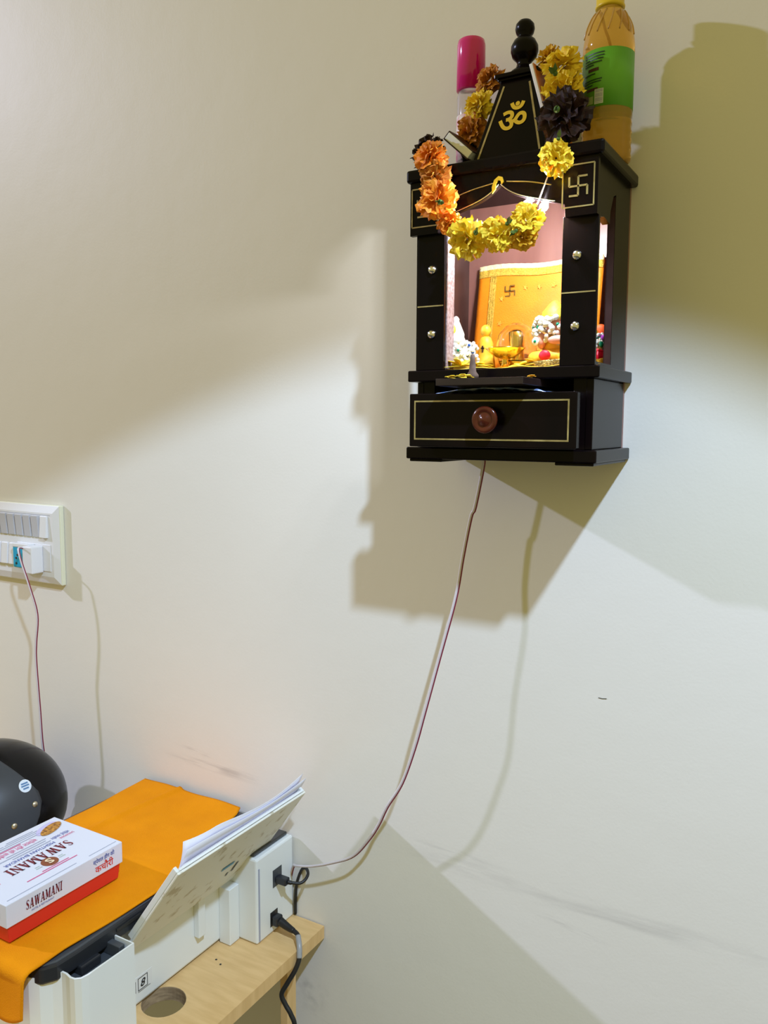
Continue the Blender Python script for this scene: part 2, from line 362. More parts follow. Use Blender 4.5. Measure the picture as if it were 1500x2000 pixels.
# lit edge of the left pillar opening: bare board edge
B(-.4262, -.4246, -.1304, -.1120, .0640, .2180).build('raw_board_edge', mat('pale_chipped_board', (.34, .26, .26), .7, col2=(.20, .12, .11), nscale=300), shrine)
B(-.2882, -.2862, -.1305, -.0840, .0636, .2740).build('added_led_shield', M_jamb, shrine)  # unseen board added to stop LED light leaving through the right window
# valance with cusped lower edge
arch = [(-.1060, .2160), (-.0755, .2160)]
def arc(t):                                           # left half: from the pillar up to the cusp
    return (-.0730+t*.0720, .2290+.0155*math.sin(t*1.35)+.0135*t**5)
left = [arc(i/14) for i in range(15)]
pts = [(-.1095, .2160), (-.0740, .2160)] + left + [(0, .2580)] + [(-x, z) for x, z in reversed(left)] + [(.0740, .2160), (.1075, .2160), (.1075, .2745), (-.1095, .2745)]
val = MB().prism(pts, lambda p: (XC+p[0], -.1430, p[1]), lambda p: (XC+p[0], -.1368, p[1])).build('valance', M_wood, shrine)
bp_ = MB()
for sgn in (-1, 1):
    bp_.tube([(XC+sgn*abs(x)*1.0, -.1433, z+.0015) for x, z in left[2:]], .0006, 6, 2)
bp_.build('cusp_edge_line', M_pin, val, True)
g = MB()
for sgn in (-1, 1): g.tube([(XC+sgn*(.058-.050*t), -.1434, .2505+.006*math.sin(t*2.6)+.0075*t**3) for t in [i/8 for i in range(9)]], .0006, 6, 2)
g.build('gold_scroll_line', M_gold, val, True)
# leaf emblem over the cusp
g = MB(); R_ = Vector((1, 0, 0))
lf = [(-.006, .250), (-.0065, .257), (-.004, .264), (.001, .2675), (.0055, .266), (.007, .261), (.0045, .2585), (.0035, .2625), (.0005, .2632), (-.0018, .2600), (-.0022, .254)]
g.prism(lf, lambda p: (XC-.002+p[0], -.1445, p[1]), lambda p: (XC-.002+p[0], -.1430, p[1])); g.build('gold_leaf_emblem', M_om, val)
def strokes(parent, name, ox, oz, y, segs, wd, m, th=.0012):
    mb = MB()
    for (a, b) in segs:
        A = Vector((ox+a[0], y, oz+a[1])); Bv = Vector((ox+b[0], y, oz+b[1])); dd = (Bv-A).normalized(); nn = Vector((-dd.z, 0, dd.x))*wd/2
        mb.obox(A-nn, Bv-A, nn*2, Vector((0, -th, 0)))
    return mb.build(name, m, parent)
def sauv(k): return [((-k, 0), (k, 0)), ((0, -k), (0, k)), ((0, k), (k, k)), ((k, 0), (k, -k)), ((0, -k), (-k, -k)), ((-k, 0), (-k, k))]
for cxx in (-.0905, .0870):
    e = strokes(val, 'gold_frame', XC+cxx, .2455, -.1430, [((-.0165, -.0205), (.0165, -.0205)), ((.0165, -.0205), (.0165, .0215)), ((-.0165, -.0205), (-.0165, .0215)), ((-.0165, .0215), (.0165, .0215))], .0014, M_gold, .0008)
    strokes(val, 'gold_auspicious_sign', XC+cxx, .2455, -.1430, sauv(.0095), .0019, M_gold, .0010)
# spire
SY = -.078
def sq(h, z): return [(XC-h, SY-h, z), (XC+h, SY-h, z), (XC+h, SY+h, z), (XC-h, SY+h, z)]
spm = MB(); A = sq(.0440, .2887)+sq(.0195, .3840)
spm.add(A, [(3,2,1,0),(4,5,6,7),(0,1,5,4),(1,2,6,5),(2,3,7,6),(3,0,4,7)])
spire = spm.build('spire', M_wood, shrine, bevel=.001)
pl = MB().box(XC-.0255, XC+.0255, SY-.0255, SY+.0255, .3860, .3905); pl.box(XC-.0225, XC+.0225, SY-.0225, SY+.0225, .3835, .3862)
pl.build('spire_cap', M_wood, shrine, bevel=.0008)
fin = MB().lathe([(.0185, .3905), (.0190, .3935), (.0150, .3975), (.0095, .4015), (.0080, .4065), (.0098, .4095), (.0135, .4130), (.0155, .4190), (.0152, .4250), (.0120, .4310), (.0080, .4340),
                  (.0078, .4355), (.0098, .4385), (.0110, .4430), (.0102, .4480), (.0070, .4518), (.0030, .4535), (0, .4540)], (XC, SY, 0), 24)
fin.build('finial', M_wood, shrine, True)
fn = Vector((0, -.0245, .0953))                        # up the front slope
fup = Vector((0, .0245, .0953)).normalized(); fnorm = Vector((1, 0, 0)).cross(fup)
def onface(u, t): return Vector((XC+u, SY-.0440+.0245*t, .2887+.0953*t))
for sgn in (-1, 1):
    a, b = onface(sgn*.0370, .04), onface(sgn*.0150, .93)
    dd = (b-a); nn = fnorm.cross(dd.normalized())*.0011
    MB().obox(a-nn, dd, nn*2, fnorm*.0006).build('gold_edge', M_gold, spire)
lettering('ॐ', onface(-.0165, .350), (1, 0, 0), fup, .0400, M_om, spire, 'om_symbol', width=.0330, bold=.018, depth=.0008)
# drawer, pulled open
dr = B(XC-.0990, XC+.0980, -.1610, -.1500, -.0245, .0355).build('drawer', M_wood, shrine, bevel=.0012)
ds = MB().box(XC-.0900, XC-.0820, -.1500, -.0300, -.0225, .0300); ds.box(XC+.0820, XC+.0900, -.1500, -.0300, -.0225, .0300); ds.box(XC-.0820, XC+.0820, -.1500, -.0300, -.0225, -.0190)
ds.build('drawer_box', M_wood, dr)
fl = flat((XC, -.1610, .0055), (1, 0, 0), (0, 0, 1), [(-.0925, .0900, .0205, .0222), (-.0925, .0900, -.0222, -.0205), (-.0925, -.0908, -.0205, .0205), (.0883, .0900, -.0205, .0205)], .0004, .0005)
fl.build('gold_border', M_gold, dr)
MB().lathe([(.0070, 0), (.0070, .006), (.0135, .0085), (.0150, .0115), (.0142, .0138), (.0105, .0142), (.0088, .0125), (.0070, .0128), (.0050, .0150), (0, .0160)], (XC-.0045+.0045, -.1610, .0060), 28, (0, -1, 0)).build('knob', M_knob, dr, True)
# pull-out board under the ledge
B(-.4085, -.3080, -.1900, -.0600, .0425, .0502).build('pull_out_board', M_tray, shrine, bevel=.0006)

# led lights and their wire
led = thing('led_light', (-.3175, -.139, .226), 'two lit white LED bulbs behind the top of the shrine opening', 'light')
for (x, z) in ((-.3270, .2350), (-.3084, .2300)):
    MB().ball((x, -.1395, z), .0044).build('bulb', M_emit, led, True)
    B(x-.0025, x+.0025, -.1365, -.1310, z+.0010, z+.0060).build('socket', M_white_pl, led)
MB().tube([(-.292, -.118, .272), (-.3084, -.130, .236), (-.318, -.1305, .246), (-.327, -.130, .241), (-.350, -.118, .272)], .0009).build('wire', M_clr, led, True)
d = None

# ================================================================= things inside the shrine
ZF = .0634
mt = MB().grid(lambda u, v: (-.4490+u*.183, -.1270+v*.118, ZF+.0012+.0010*math.sin(u*23+v*9)), 30, 14).build('yellow_cloth_mat', M_ymat, None, True, solid=.0012)
tag(mt, 'yellow cloth mat covering the shrine floor', 'cloth')
bd = thing('embroidered_backdrop', (XC, -.030, ZF), 'orange satin backdrop with gold lace border at the back of the shrine', 'cloth')
def bdp(u, v, off=0): return (-.4360+u*.158, -.0330+.022*v-off, ZF+.002+v*.1325+.0016*math.sin(u*9))
MB().grid(lambda u, v: bdp(u, v), 30, 12).build('panel', M_satin, bd, True, solid=.003)
def lace(ua, ub, va, vb):
    return MB().grid(lambda u, v: bdp(ua+(ub-ua)*u, va+(vb-va)*v, .0022+.0008*math.sin(u*120)*math.sin(v*60)), 60, 10)
lace(0, 1, .90, 1.0).build('top_lace', M_lace, bd, True, solid=.001)
lace(.10, .15, .20, .90).build('side_lace', M_lace, bd, True, solid=.001)
lace(0, 1, .968, 1.012).build('bright_fringe', mat('pale_gold_fringe', (.85, .70, .40), .5, bump=.8, bscale=600), bd, True, solid=.002)
sg = MB()
for i in range(5): 
    c_ = Vector(bdp(.40+i*.115, .79, .003)); sg.add([c_+Vector((.0035*(1 if k % 2 == 0 else .45)*math.cos(k*math.pi/5), 0, .0035*(1 if k % 2 == 0 else .45)*math.sin(k*math.pi/5))) for k in range(10)], [tuple(range(9, -1, -1))])
for v_ in (.68, .45):
    c_ = Vector(bdp(.21, v_, .003)); sg.add([c_+Vector((.0035*(1 if k % 2 == 0 else .45)*math.cos(k*math.pi/5), 0, .0035*(1 if k % 2 == 0 else .45)*math.sin(k*math.pi/5))) for k in range(10)], [tuple(range(9, -1, -1))])
sg.build('gold_stars', M_lace, bd, solid=.0005)
c_ = bdp(.275, .755, .0035)
strokes(bd, 'auspicious_sign', c_[0], c_[2], c_[1]+.001, sauv(.0062), .0016, mat('dark_gold_thread', (.16, .085, .01), .5), .0008)

def blob(parts, name, parent, m, smooth=True):
    mb = MB()
    for c, r in parts: mb.ball(c, r)
    return mb.build(name, m, parent, smooth)
# a pair of idols: one left of the right pillar, one seen through the side window
def seated_idol(ix, iy, k, label, seed, sd):
    idol = thing('jewelled_idol', (ix, iy, ZF), label, 'figurine', 'pair of seated idols'); Z0 = ZF+.0025
    def P(dx, dy, dz): return (ix+dx*k*sd, iy+dy*k, Z0+dz*k)
    def S(*r): return tuple(q*k for q in r)
    blob([(P(0, 0, .013), S(.030, .024, .013)), (P(-.018, -.014, .012), S(.015, .012, .010)), (P(.018, -.014, .012), S(.015, .012, .010)), (P(0, 0, .028), S(.020, .016, .020))], 'robe', idol, M_oyel)
    blob([(P(0, -.004, .050), S(.0135, .0125, .0145)), (P(.006, -.021, .033), S(.012, .006, .0055)), (P(-.016, -.014, .033), S(.006, .007, .010))], 'face_and_hands', idol, M_skin)
    rnd = random.Random(seed); mb = MB(); mg = MB()
    for n_ in range(150):
        a = rnd.uniform(0, 2*math.pi); t = rnd.uniform(0, 1); rr = .0190+.0085*math.sin(t*math.pi*.9)
        p_ = P(rr*math.cos(a)-.003, rr*.85*math.sin(a), .030+t*.033)
        (mg if n_ % 6 == 0 else mb).ball(p_, k*(.0024 if n_ % 6 == 0 else rnd.uniform(.0028, .0042)), 8, 5)
    mb.build('pearl_beads', M_pearl, idol, True)['kind'] = 'stuff'; mg.build('green_gems', M_green, idol, True)['kind'] = 'stuff'
    MB().lathe([(.0165*k, .058*k), (.0180*k, .062*k), (.0155*k, .066*k), (.0150*k, .069*k), (.0105*k, .074*k), (.0075*k, .078*k), (.0030*k, .082*k), (0, .083*k)], (ix-.004*k*sd, iy-.002, Z0), 20).build('turban', mat('yellow_turban_cloth', (.85, .62, .03), .5, bump=.5, bscale=250), idol, True)
    blob([(P(.013, .006, .070), S(.013, .007, .013))], 'orange_halo', idol, mat('orange_red_velvet', (.80, .10, .01), .6))
    blob([(P(.022, -.018, .043), S(.0042, .0042, .0058))], 'large_green_gem', idol, M_green)
    blob([(P(.024, -.012, .056), S(.005, .005, .005))], 'purple_gem', idol, M_purp)
    MB().grid(lambda u, v: P(.016+.012*u, -.026+.012*u+.002*math.sin(v*9), .006+v*.030-.004*u), 6, 8).build('red_scarf', mat('red_silk', (.60, .004, .02), .35), idol, True, solid=.002)
    blob([(P(-.006, -.030, .014), S(.0075, .004, .0065))], 'red_flower', idol, mat('red_petals', (.70, .01, .04), .5))
    c_ = P(-.021, -.021, .032)
    MB().lathe([(.0042*k, 0), (.0054*k, .0005), (.0046*k, .0015), (.0020*k, .0018), (0, .0018)], c_, 16, (-.2, -1, 0)).build('round_brooch', M_pearl, idol, True)
    MB().ball((c_[0]-.0004, c_[1]-.0018, c_[2]), .0020*k, 8, 5).build('brooch_gem', M_green, idol, True)
seated_idol(-.3130, -.0680, .93, 'pearl-covered seated idol with yellow turban left of the right pillar', 3, 1)
seated_idol(-.2810, -.0400, .62, 'seated idol with green gem and red scarf seen through the side window', 4, 1)

# idol on the left, half hidden by the left pillar
lx, ly = -.4260, -.0950
idl = thing('white_jewelled_idol', (lx, ly, ZF), 'small white jewelled idol with pointed crown behind the left pillar', 'figurine')
blob([((lx, ly, ZF+.016), (.020, .016, .017)), ((lx+.010, ly, ZF+.024), (.012, .012, .012)), ((lx-.006, ly, ZF+.034), (.011, .010, .011)), ((lx-.010, ly-.004, ZF+.010), (.014, .012, .010))], 'body', idl, M_ivory)
MB().lathe([(.0105, .034), (.0115, .038), (.0100, .041), (.0105, .044), (.0085, .049), (.0060, .055), (.0038, .060), (.0042, .062), (.0020, .065), (0, .066)], (lx-.004, ly, ZF), 18).build('crown', M_pearl, idl, True)
blob([((lx-.005, ly-.0080, ZF+.048), (.0050, .0035, .0075))], 'yellow_crest', idl, M_yel)
mb = MB()
for i in range(70):
    a = random.uniform(-math.pi*.95, .3); t = random.uniform(.1, 1)
    mb.ball((lx+.004+.0205*math.cos(a)*math.sqrt(1-(t-.4)**2), ly+.0165*math.sin(a)*math.sqrt(1-(t-.4)**2), ZF+.008+t*.026), .0023, 8, 5)
q = mb.build('pearl_beads', M_pearl, idl, True); q['kind'] = 'stuff'
for dx, dz, m in ((-.003, .030, M_gblue), (.007, .024, M_green), (.0165, .018, M_inkk), (.018, .030, M_gblue), (.0215, .022, M_gblue)):
    MB().ball((lx+dx, ly-.0175+.012*(dx/.02)**2*.8, ZF+dz), .0019, 8, 5).build('gem', m, idl, True)

# brass lamp and the glass chimney beside it
dx_, dy_ = -.3660, -.0960
diya = thing('brass_oil_lamp', (dx_, dy_, ZF), 'small brass oil lamp on a stem in front of the glass dome', 'lamp')
MB().lathe([(.0110, .0015), (.0105, .003), (.0045, .005), (.0036, .011), (.0046, .0135)], (dx_, dy_, ZF), 24).build('stem', M_brass, diya, True)
MB().lathe([(.0046, .0135), (.0100, .0150), (.0170, .0190), (.0225, .0245), (.0232, .0255), (.0215, .0250), (.0150, .0205), (.0060, .0175), (0, .0170)], (dx_, dy_, ZF), 28).build('bowl', M_brass, diya, True)
gx, gy = -.3640, -.0660
gl = thing('glass_dome_lamp', (gx, gy, ZF), 'round glass dome lamp with a gold core behind the brass lamp', 'lamp')
MB().lathe([(.013, .0015), (.020, .010), (.0235, .022), (.0240, .032), (.0215, .043), (.0150, .052), (.0070, .0565), (0, .0575)], (gx, gy, ZF), 28).build('dome', M_glass, gl, True, solid=.0009)
MB().lathe([(.0090, .0015), (.0095, .005), (.0085, .026), (.0088, .030), (.0100, .046), (.0060, .049), (0, .0495)], (gx, gy, ZF), 24).build('gold_core', M_brass, gl, True)
MB().lathe([(.0126, .0015), (.0126, .0085), (.0205, .0125), (.0210, .0105), (.0145, .0016)], (gx, gy, ZF), 28).build('base_ring', M_brass, gl, True)
# yellow robed small figure left of the dome
fx, fy = -.4010, -.0720
fg = thing('yellow_figurine', (fx, fy, ZF), 'small yellow-robed standing figurine left of the glass dome', 'figurine')
MB().lathe([(.0105, .0015), (.0120, .006), (.0105, .018), (.0085, .028), (.0090, .034), (.0060, .041), (.0030, .043)], (fx, fy, ZF), 18).build('robe', M_oyel, fg, True)
MB().ball((fx, fy-.001, ZF+.049), (.0065, .006, .0075)).build('head', M_oyel, fg, True)
strokes(fg, 'dark_trim', fx, ZF+.027, fy-.0090, [((0, -.004), (0, .004)), ((-.0022, .001), (.0022, .001))], .0018, M_book, .001)
# gold-edged basket rim lower right
bk = thing('gold_trim_tray', (-.302, -.098, ZF), 'gold-braided oval tray edge at lower right of the shrine floor', 'tray')
def braid(u, v):
    a = math.pi*(1.06+.88*u); return (-.302+.036*math.cos(a), -.094+.026*math.sin(a), ZF+.0016+v*.010*(.45+.55*u)+.0)
MB().grid(braid, 50, 4).build('braided_rim', mat('gold_braid', (.45, .33, .09), .35, .6, col2=(.10, .06, .02), nscale=420, bump=1, bscale=600), bk, True, solid=.0015)
MB().lathe([(0, .0014), (.024, .0014), (.024, .0024), (0, .0024)], (-.302, -.094, ZF), 28).build('tray_base', M_brass, bk)

# ---- loose petals
def petal_mesh(c, r, m, name, label, group, seed, ax=(0, -.3, 1), n=7):
    rnd = random.Random(seed); mb = MB(); c = Vector(c)
    for i in range(n):
        a = rnd.uniform(0, 2*math.pi); L_ = r*rnd.uniform(.6, 1.2); wd = r*rnd.uniform(.22, .38); lift = rnd.uniform(.0, .6)
        dv = Vector((math.cos(a), math.sin(a)*.6, lift)).normalized(); sd = Vector((-math.sin(a), math.cos(a), 0))
        P = []
        for k in range(4):
            t = k/3
            for s_ in (-1, 1): P.append(c+dv*L_*t+sd*s_*wd*math.sin(.5+t*2.0)*(.9+.2*rnd.random())+Vector((0, 0, -r*.25*t*t+r*.1)))
        for p in P: p.z = max(p.z, c.z-.0002)
        mb.add(P, [(2*k, 2*k+1, 2*k+3, 2*k+2) for k in range(3)])
    o = mb.build(name, m, None, True, solid=.0006); tag(o, label, 'petals', group); return o
ZB = .0502+.0006; ZL = ZF+.0032
petal_mesh((-.3845, -.178, ZB), .013, M_yel, 'fallen_petals', 'yellow petals on the left of the pull-out board', 'petals fallen in the shrine', 1, n=9)
petal_mesh((-.3960, -.181, ZB), .007, M_yel, 'fallen_petals', 'tiny yellow petals at the left end of the pull-out board', 'petals fallen in the shrine', 2, n=4)
petal_mesh((-.3165, -.152, ZB), .009, M_mus, 'fallen_petals', 'mustard petals at the right end of the pull-out board', 'petals fallen in the shrine', 4, n=5)
petal_mesh((-.4120, -.119, ZL), .017, M_yel, 'fallen_petals', 'yellow petals heaped before the white idol', 'petals fallen in the shrine', 5, n=14)
petal_mesh((-.3900, -.112, ZL), .014, M_yel, 'fallen_petals', 'yellow petals between white idol and brass lamp', 'petals fallen in the shrine', 6, n=12)
petal_mesh((-.3420, -.110, ZL), .013, M_yel, 'fallen_petals', 'yellow petals right of the brass lamp', 'petals fallen in the shrine', 8, n=12)
petal_mesh((-.3250, -.108, ZL+.001), .014, M_mus, 'fallen_petals', 'orange-yellow petals beside the gold-braided tray', 'petals fallen in the shrine', 9, n=12)
petal_mesh((-.2660, -.112, ZL), .013, M_mus, 'fallen_petals', 'curled orange petals at the sill of the right side window', 'petals fallen in the shrine', 11, n=10)
st = thing('incense_stub', (-.3830, -.165, .0506), 'grey-brown burnt incense stub on the pull-out board', 'incense')
MB().lathe([(.0065, 0), (.0068, .004), (.0040, .008), (.0030, .020), (.0024, .026), (0, .027)], (-.3760, -.165, .0506), 12).build('ash_cone', M_stub, st, True)

# blue plastic bag inside the drawer
def bag(u, v):
    x = XC-.080+u*.150; y = -.1480+v*.085
    return (x, y, .0310+.0100*max(0, math.sin(u*math.pi))**.5*(1-.15*v)+.0018*math.sin(u*31+v*5)*math.sin(v*17))
bg_ = MB().grid(bag, 50, 14).build('plastic_bag', M_bag, None, True, solid=.001); tag(bg_, 'crumpled blue printed plastic bag bulging from the open drawer', 'bag')
bc = MB().ball((XC+.0865, -.1350, .0292+.002), (.0060, .008, .0055), 10, 7).build('plastic_wrap', M_bagc, None, False); tag(bc, 'scrunched clear film at the right drawer corner', 'plastic wrap')

# ================================================================= marigold garlands
def marigold(name, c, r, ax, m, parent, seed, leaf=None):
    rnd = random.Random(seed); mb = MB(); c = Vector(c); ax = Vector(ax).normalized()
    t = Vector((0, 0, 1)) if abs(ax.z) < .8 else Vector((1, 0, 0)); e1 = (t-ax*t.dot(ax)).normalized(); e2 = ax.cross(e1)
    for (th, n, ln) in ((12, 4, .80), (34, 8, .92), (58, 11, 1.0), (84, 13, 1.06), (112, 11, .98), (140, 6, .80)):
        for i in range(n):
            a = 2*math.pi*(i+rnd.uniform(-.35, .35))/n; ph = math.radians(th+rnd.uniform(-10, 10))
            d_ = (ax*math.cos(ph)+(e1*math.cos(a)+e2*math.sin(a))*math.sin(ph)).normalized()
            sd = ax.cross(d_); sd = sd.normalized() if sd.length > 1e-3 else e1
            nv = d_.cross(sd); tw = rnd.uniform(-.5, .5); sd2 = sd*math.cos(tw)+nv*math.sin(tw); nv = d_.cross(sd2)
            L_ = r*ln*rnd.uniform(.84, 1.10); wd = r*rnd.uniform(.26, .38); rows = []
            for j, (tt, ww) in enumerate(((.20, .25), (.55, .75), (.85, 1.0), (1.0, .85))):
                for k in range(5):
                    s_ = (k-2)/2
                    ruf = (rnd.uniform(-.09, .09) if j == 3 else rnd.uniform(-.03, .03))*r
                    curl = -.16*r*tt*tt+(.07*r*math.cos(s_*3.3) if j > 1 else 0)
                    rows.append(c+d_*(L_*tt+(ruf if j == 3 else 0))+sd2*s_*wd*ww+nv*(curl+ruf*.9))
            mb.add(rows, [(j*5+k, j*5+k+1, (j+1)*5+k+1, (j+1)*5+k) for j in range(3) for k in range(4)])
    o = mb.build(name, m, parent, False)
    if leaf:
        l0 = c+Vector(leaf)*r; mb = MB()
        for q_ in range(3):
            dv = (Vector(leaf).normalized()+Vector((rnd.uniform(-.5, .5), rnd.uniform(-.4, .1), rnd.uniform(-.5, .5)))).normalized(); s2 = dv.cross(Vector((0, -1, 0))).normalized()
            mb.add([l0, l0+dv*r*.25+s2*r*.13, l0+dv*r*.55, l0+dv*r*.25-s2*r*.13], [(0, 1, 2, 3)])
        mb.ball(l0, r*.13, 8, 6); mb.build('sepal', M_leaf, o, True)
    return o
gA = thing('marigold_garland', (-.390, -.150, .19), 'orange to yellow marigold garland hanging across the shrine opening', 'garland')
for i, (c, r, m, ax, lf_) in enumerate([
    ((-.4520, -.1280, .3110), .0195, M_mar, (-.5, -.7, .6), None), ((-.4348, -.1560, .2955), .0190, M_ora, (-.3, -.9, .3), None),
    ((-.4281, -.1580, .2725), .0180, M_bro, (-.1, -1, -.1), None), ((-.4215, -.1640, .2460), .0222, M_ora, (-.2, -1, .1), (.55, -.85, -.35)),
    ((-.4085, -.1580, .2205), .0135, M_ora, (.3, -.8, -.6), None), ((-.3846, -.1640, .2015), .0212, M_yel, (-.2, -.9, -.5), (.75, -.7, .05)),
    ((-.3497, -.1630, .2010), .0180, M_yel, (.1, -.9, -.3), (.8, -.6, .45)), ((-.3234, -.1600, .1970), .0145, M_mus, (.3, -.8, -.6), None),
    ((-.3195, -.1620, .2130), .0170, M_yel, (.1, -1, .2), (-.3, -.8, -.75))]):
    marigold('marigold', c, r, ax, m, gA, 20+i, lf_)
MB().tube([(-.440, -.128, .297), (-.434, -.149, .290), (-.427, -.151, .272), (-.420, -.152, .246), (-.4085, -.152, .221), (-.385, -.152, .204), (-.350, -.152, .202), (-.323, -.152, .200), (-.319, -.150, .213), (-.300, -.150, .260)], .0007).build('thread', M_clr, gA, True)
gB = thing('marigold_garland', (-.300, -.110, .2887), 'yellow and dark maroon marigold garland right of the spire', 'garland')
for i, (c, r, m, ax, lf_) in enumerate([
    ((-.2880, -.1620, .2703), .0165, M_yel, (.2, -1, -.2), (.3, -.6, .95)), ((-.2883, -.1380, .3175), .0265, M_mar, (.1, -1, .1), (.0, -.98, .0)),
    ((-.3032, -.1050, .3580), .0215, M_yel, (.1, -.8, .3), (-.05, -.95, .5)), ((-.3057, -.0960, .3870), .0215, M_yel, (0, -.7, .7), None),
    ((-.3280, -.0780, .4060), .0140, M_mus, (-.2, -.7, .6), None)]):
    marigold('marigold', c, r, ax, m, gB, 40+i, lf_)
MB().tube([(-.288, -.152, .270), (-.289, -.135, .316), (-.303, -.105, .357), (-.306, -.097, .386), (-.328, -.080, .404)], .0007).build('thread', M_clr, gB, True)
gC = thing('marigold_garland', (-.407, -.085, .2887), 'orange and yellow marigold garland left of the spire', 'garland')
for i, (c, r, m, ax) in enumerate([((-.3975, -.0800, .3955), .0170, M_bro, (-.3, -.8, .5)), ((-.4073, -.0900, .3661), .0175, M_yel, (-.3, -.9, .2)), ((-.4153, -.0900, .3400), .0185, M_bro, (-.3, -.9, -.1)), ((-.4140, -.0840, .3090), .0175, M_mar, (-.3, -.9, -.1))]):
    marigold('marigold', c, r, ax, m, gC, 60+i)
MB().tube([(-.3975, -.08, .394), (-.407, -.088, .366), (-.415, -.088, .340), (-.414, -.084, .309)], .0007).build('thread', M_clr, gC, True)

# ================================================================= things on the shrine roof
ZR = .2887
ob = thing('oil_bottle', (-.2697, -.050, ZR), 'amber oil bottle with green label and yellow cap on the shrine roof', 'bottle')
prof = [(0, .0006), (.0235, .0006), (.0270, .004)]
for k in range(5): prof += [(.0275, .008+k*.009), (.0268, .0115+k*.009), (.0275, .015+k*.009)]
prof += [(.0276, .056), (.0276, .1170), (.0280, .1180), (.0279, .1260), (.0268, .1350), (.0245, .1455), (.0205, .1550), (.0165, .1610), (.0140, .1640), (.0138, .1655)]
MB().lathe(prof, (-.2697, -.050, ZR), 40).build('body', M_oil, ob, True)
rb = MB()
for i in range(14):
    a = 2*math.pi*i/14
    rb.tube([(-.2697+(r_+.0002)*math.cos(a+tw), -.050+(r_+.0002)*math.sin(a+tw), ZR+z_) for r_, z_, tw in ((.0268, .1350, 0), (.0245, .1455, .12), (.0205, .1550, .22), (.0168, .1605, .3))], .0008, 5, 3)
rb.build('shoulder_ribs', mat('amber_ridge', (.80, .50, .14), .15, trans=.5), ob, True)
lab = MB().lathe([(.0279, .0565), (.0279, .1168)], (-.2697, -.050, ZR), 40).build('label', M_glab, ob, True)
def wrap(a0, a1, z0, z1, rr=.0282):
    n = max(2, int(abs(a1-a0)/6)); P = []
    for i in range(n+1):
        a = math.radians(a0+(a1-a0)*i/n); P += [(-.2697+rr*math.cos(a), -.050+rr*math.sin(a), ZR+z0), (-.2697+rr*math.cos(a), -.050+rr*math.sin(a), ZR+z1)]
    return P, [(2*i, 2*i+2, 2*i+3, 2*i+1) for i in range(n)]
tx = MB(); rnd = random.Random(5)
for i, (aw, z) in enumerate([(50, .1115), (50, .1085), (48, .1055), (45, .1025), (26, .1000), (30, .0905), (46, .0845), (44, .0820), (24, .0790)]): tx.add(*wrap(-133, -133+aw, z, z+.0013))
tx.build('small_print', M_dgreen, lab)
tb_ = MB(); tb_.add(*wrap(-122, -95, .0940, .0972)); tb_.add(*wrap(-125, -96, .0735, .0765)); tb_.build('dark_print_bar', mat('maroon_print', (.06, .025, .02), .5), lab)
bc_ = MB(); bc_.add(*wrap(-103, -83, .0590, .0745, .0283)); bc_.build('barcode_panel', M_lab_w, lab)
bl = MB()
for i in range(9): bl.add(*wrap(-101.5, -84.5, .0600+i*.0016, .0600+i*.0016+(.0011 if i % 3 else .0006), .0285))
bl.build('barcode_bars', M_inkg, lab)
bq = MB(); bq.add(*wrap(-122, -106, .0600, .0680, .0283)); bq.build('pale_print_panel', mat('pale_green_print', (.30, .42, .16), .5), lab)
cap = MB().lathe([(.0155, .1660), (.0160, .1685), (.0150, .1695), (.0150, .1860), (.0140, .1875), (0, .1875)], (-.2697, -.050, ZR), 36).build('cap', M_ycap, ob, True)

pk = thing('spray_bottle', (-.4360, -.050, ZR), 'small clear spray bottle with a magenta cap on the shrine roof', 'bottle')
MB().lathe([(0, .0006), (.0150, .0006), (.0163, .003), (.0163, .104), (.0150, .110), (.0130, .1115)], (-.4360, -.050, ZR), 32).build('body', M_clear_pl, pk, True)
MB().lathe([(.0166, .030), (.0166, .082)], (-.4360, -.050, ZR), 32).build('label', M_pinklab, pk, True)
MB().lathe([(.0155, .1118), (.0172, .1124), (.0170, .1640), (.0160, .1690), (.0145, .1702), (0, .1706)], (-.4360, -.050, ZR), 36).build('cap', M_pinkcap, pk, True)

# small book lying tilted against the spire's left
b1 = thing('small_book', (-.418, -.105, ZR), 'small dark brown book with white page edges tilted left of the spire', 'book')
def slab(o, a, b, c, m, nm, par): return MB().obox(o, a, b, c).build(nm, m, par, bevel=.0006)
o_ = Vector((-.4360, -.1220, .3245)); dA = Vector((.0290, 0, -.0262)); dB = Vector((.0078, 0, .0080)); dC = Vector((.006, .045, .0))
nb = dB.normalized(); 
slab(o_+nb*.0014, dA, dB-nb*.0028, dC*.98, M_bookw, 'pages', b1)
slab(o_+Vector((0, .0004, 0)), dA*1.02, nb*.0013, dC, M_book, 'cover', b1); slab(o_+dB-nb*.0013+Vector((0, .0004, 0)), dA*1.02, nb*.0013, dC, M_book, 'cover', b1)
slab(o_-dA.normalized()*.0012, dA.normalized()*.0012, dB, dC, M_book, 'spine', b1)
# booklet leaning on the right of the spire
b2 = thing('thin_booklet', (-.325, -.100, ZR), 'thin booklet with white page edge and orange cover leaning right of the spire', 'book')
o_ = Vector((-.3080, -.1190, .2900)); dA = Vector((-.0330, .012, .1020)); dC = Vector((.010, .046, -.004)); nn = Vector((.0042, 0, .0010))
slab(o_, dA, nn*.9, dC, M_paper, 'pages', b2); slab(o_+nn*.9+Vector((.0002, .0006, 0)), dA, nn*.25, dC, M_booko, 'cover', b2)

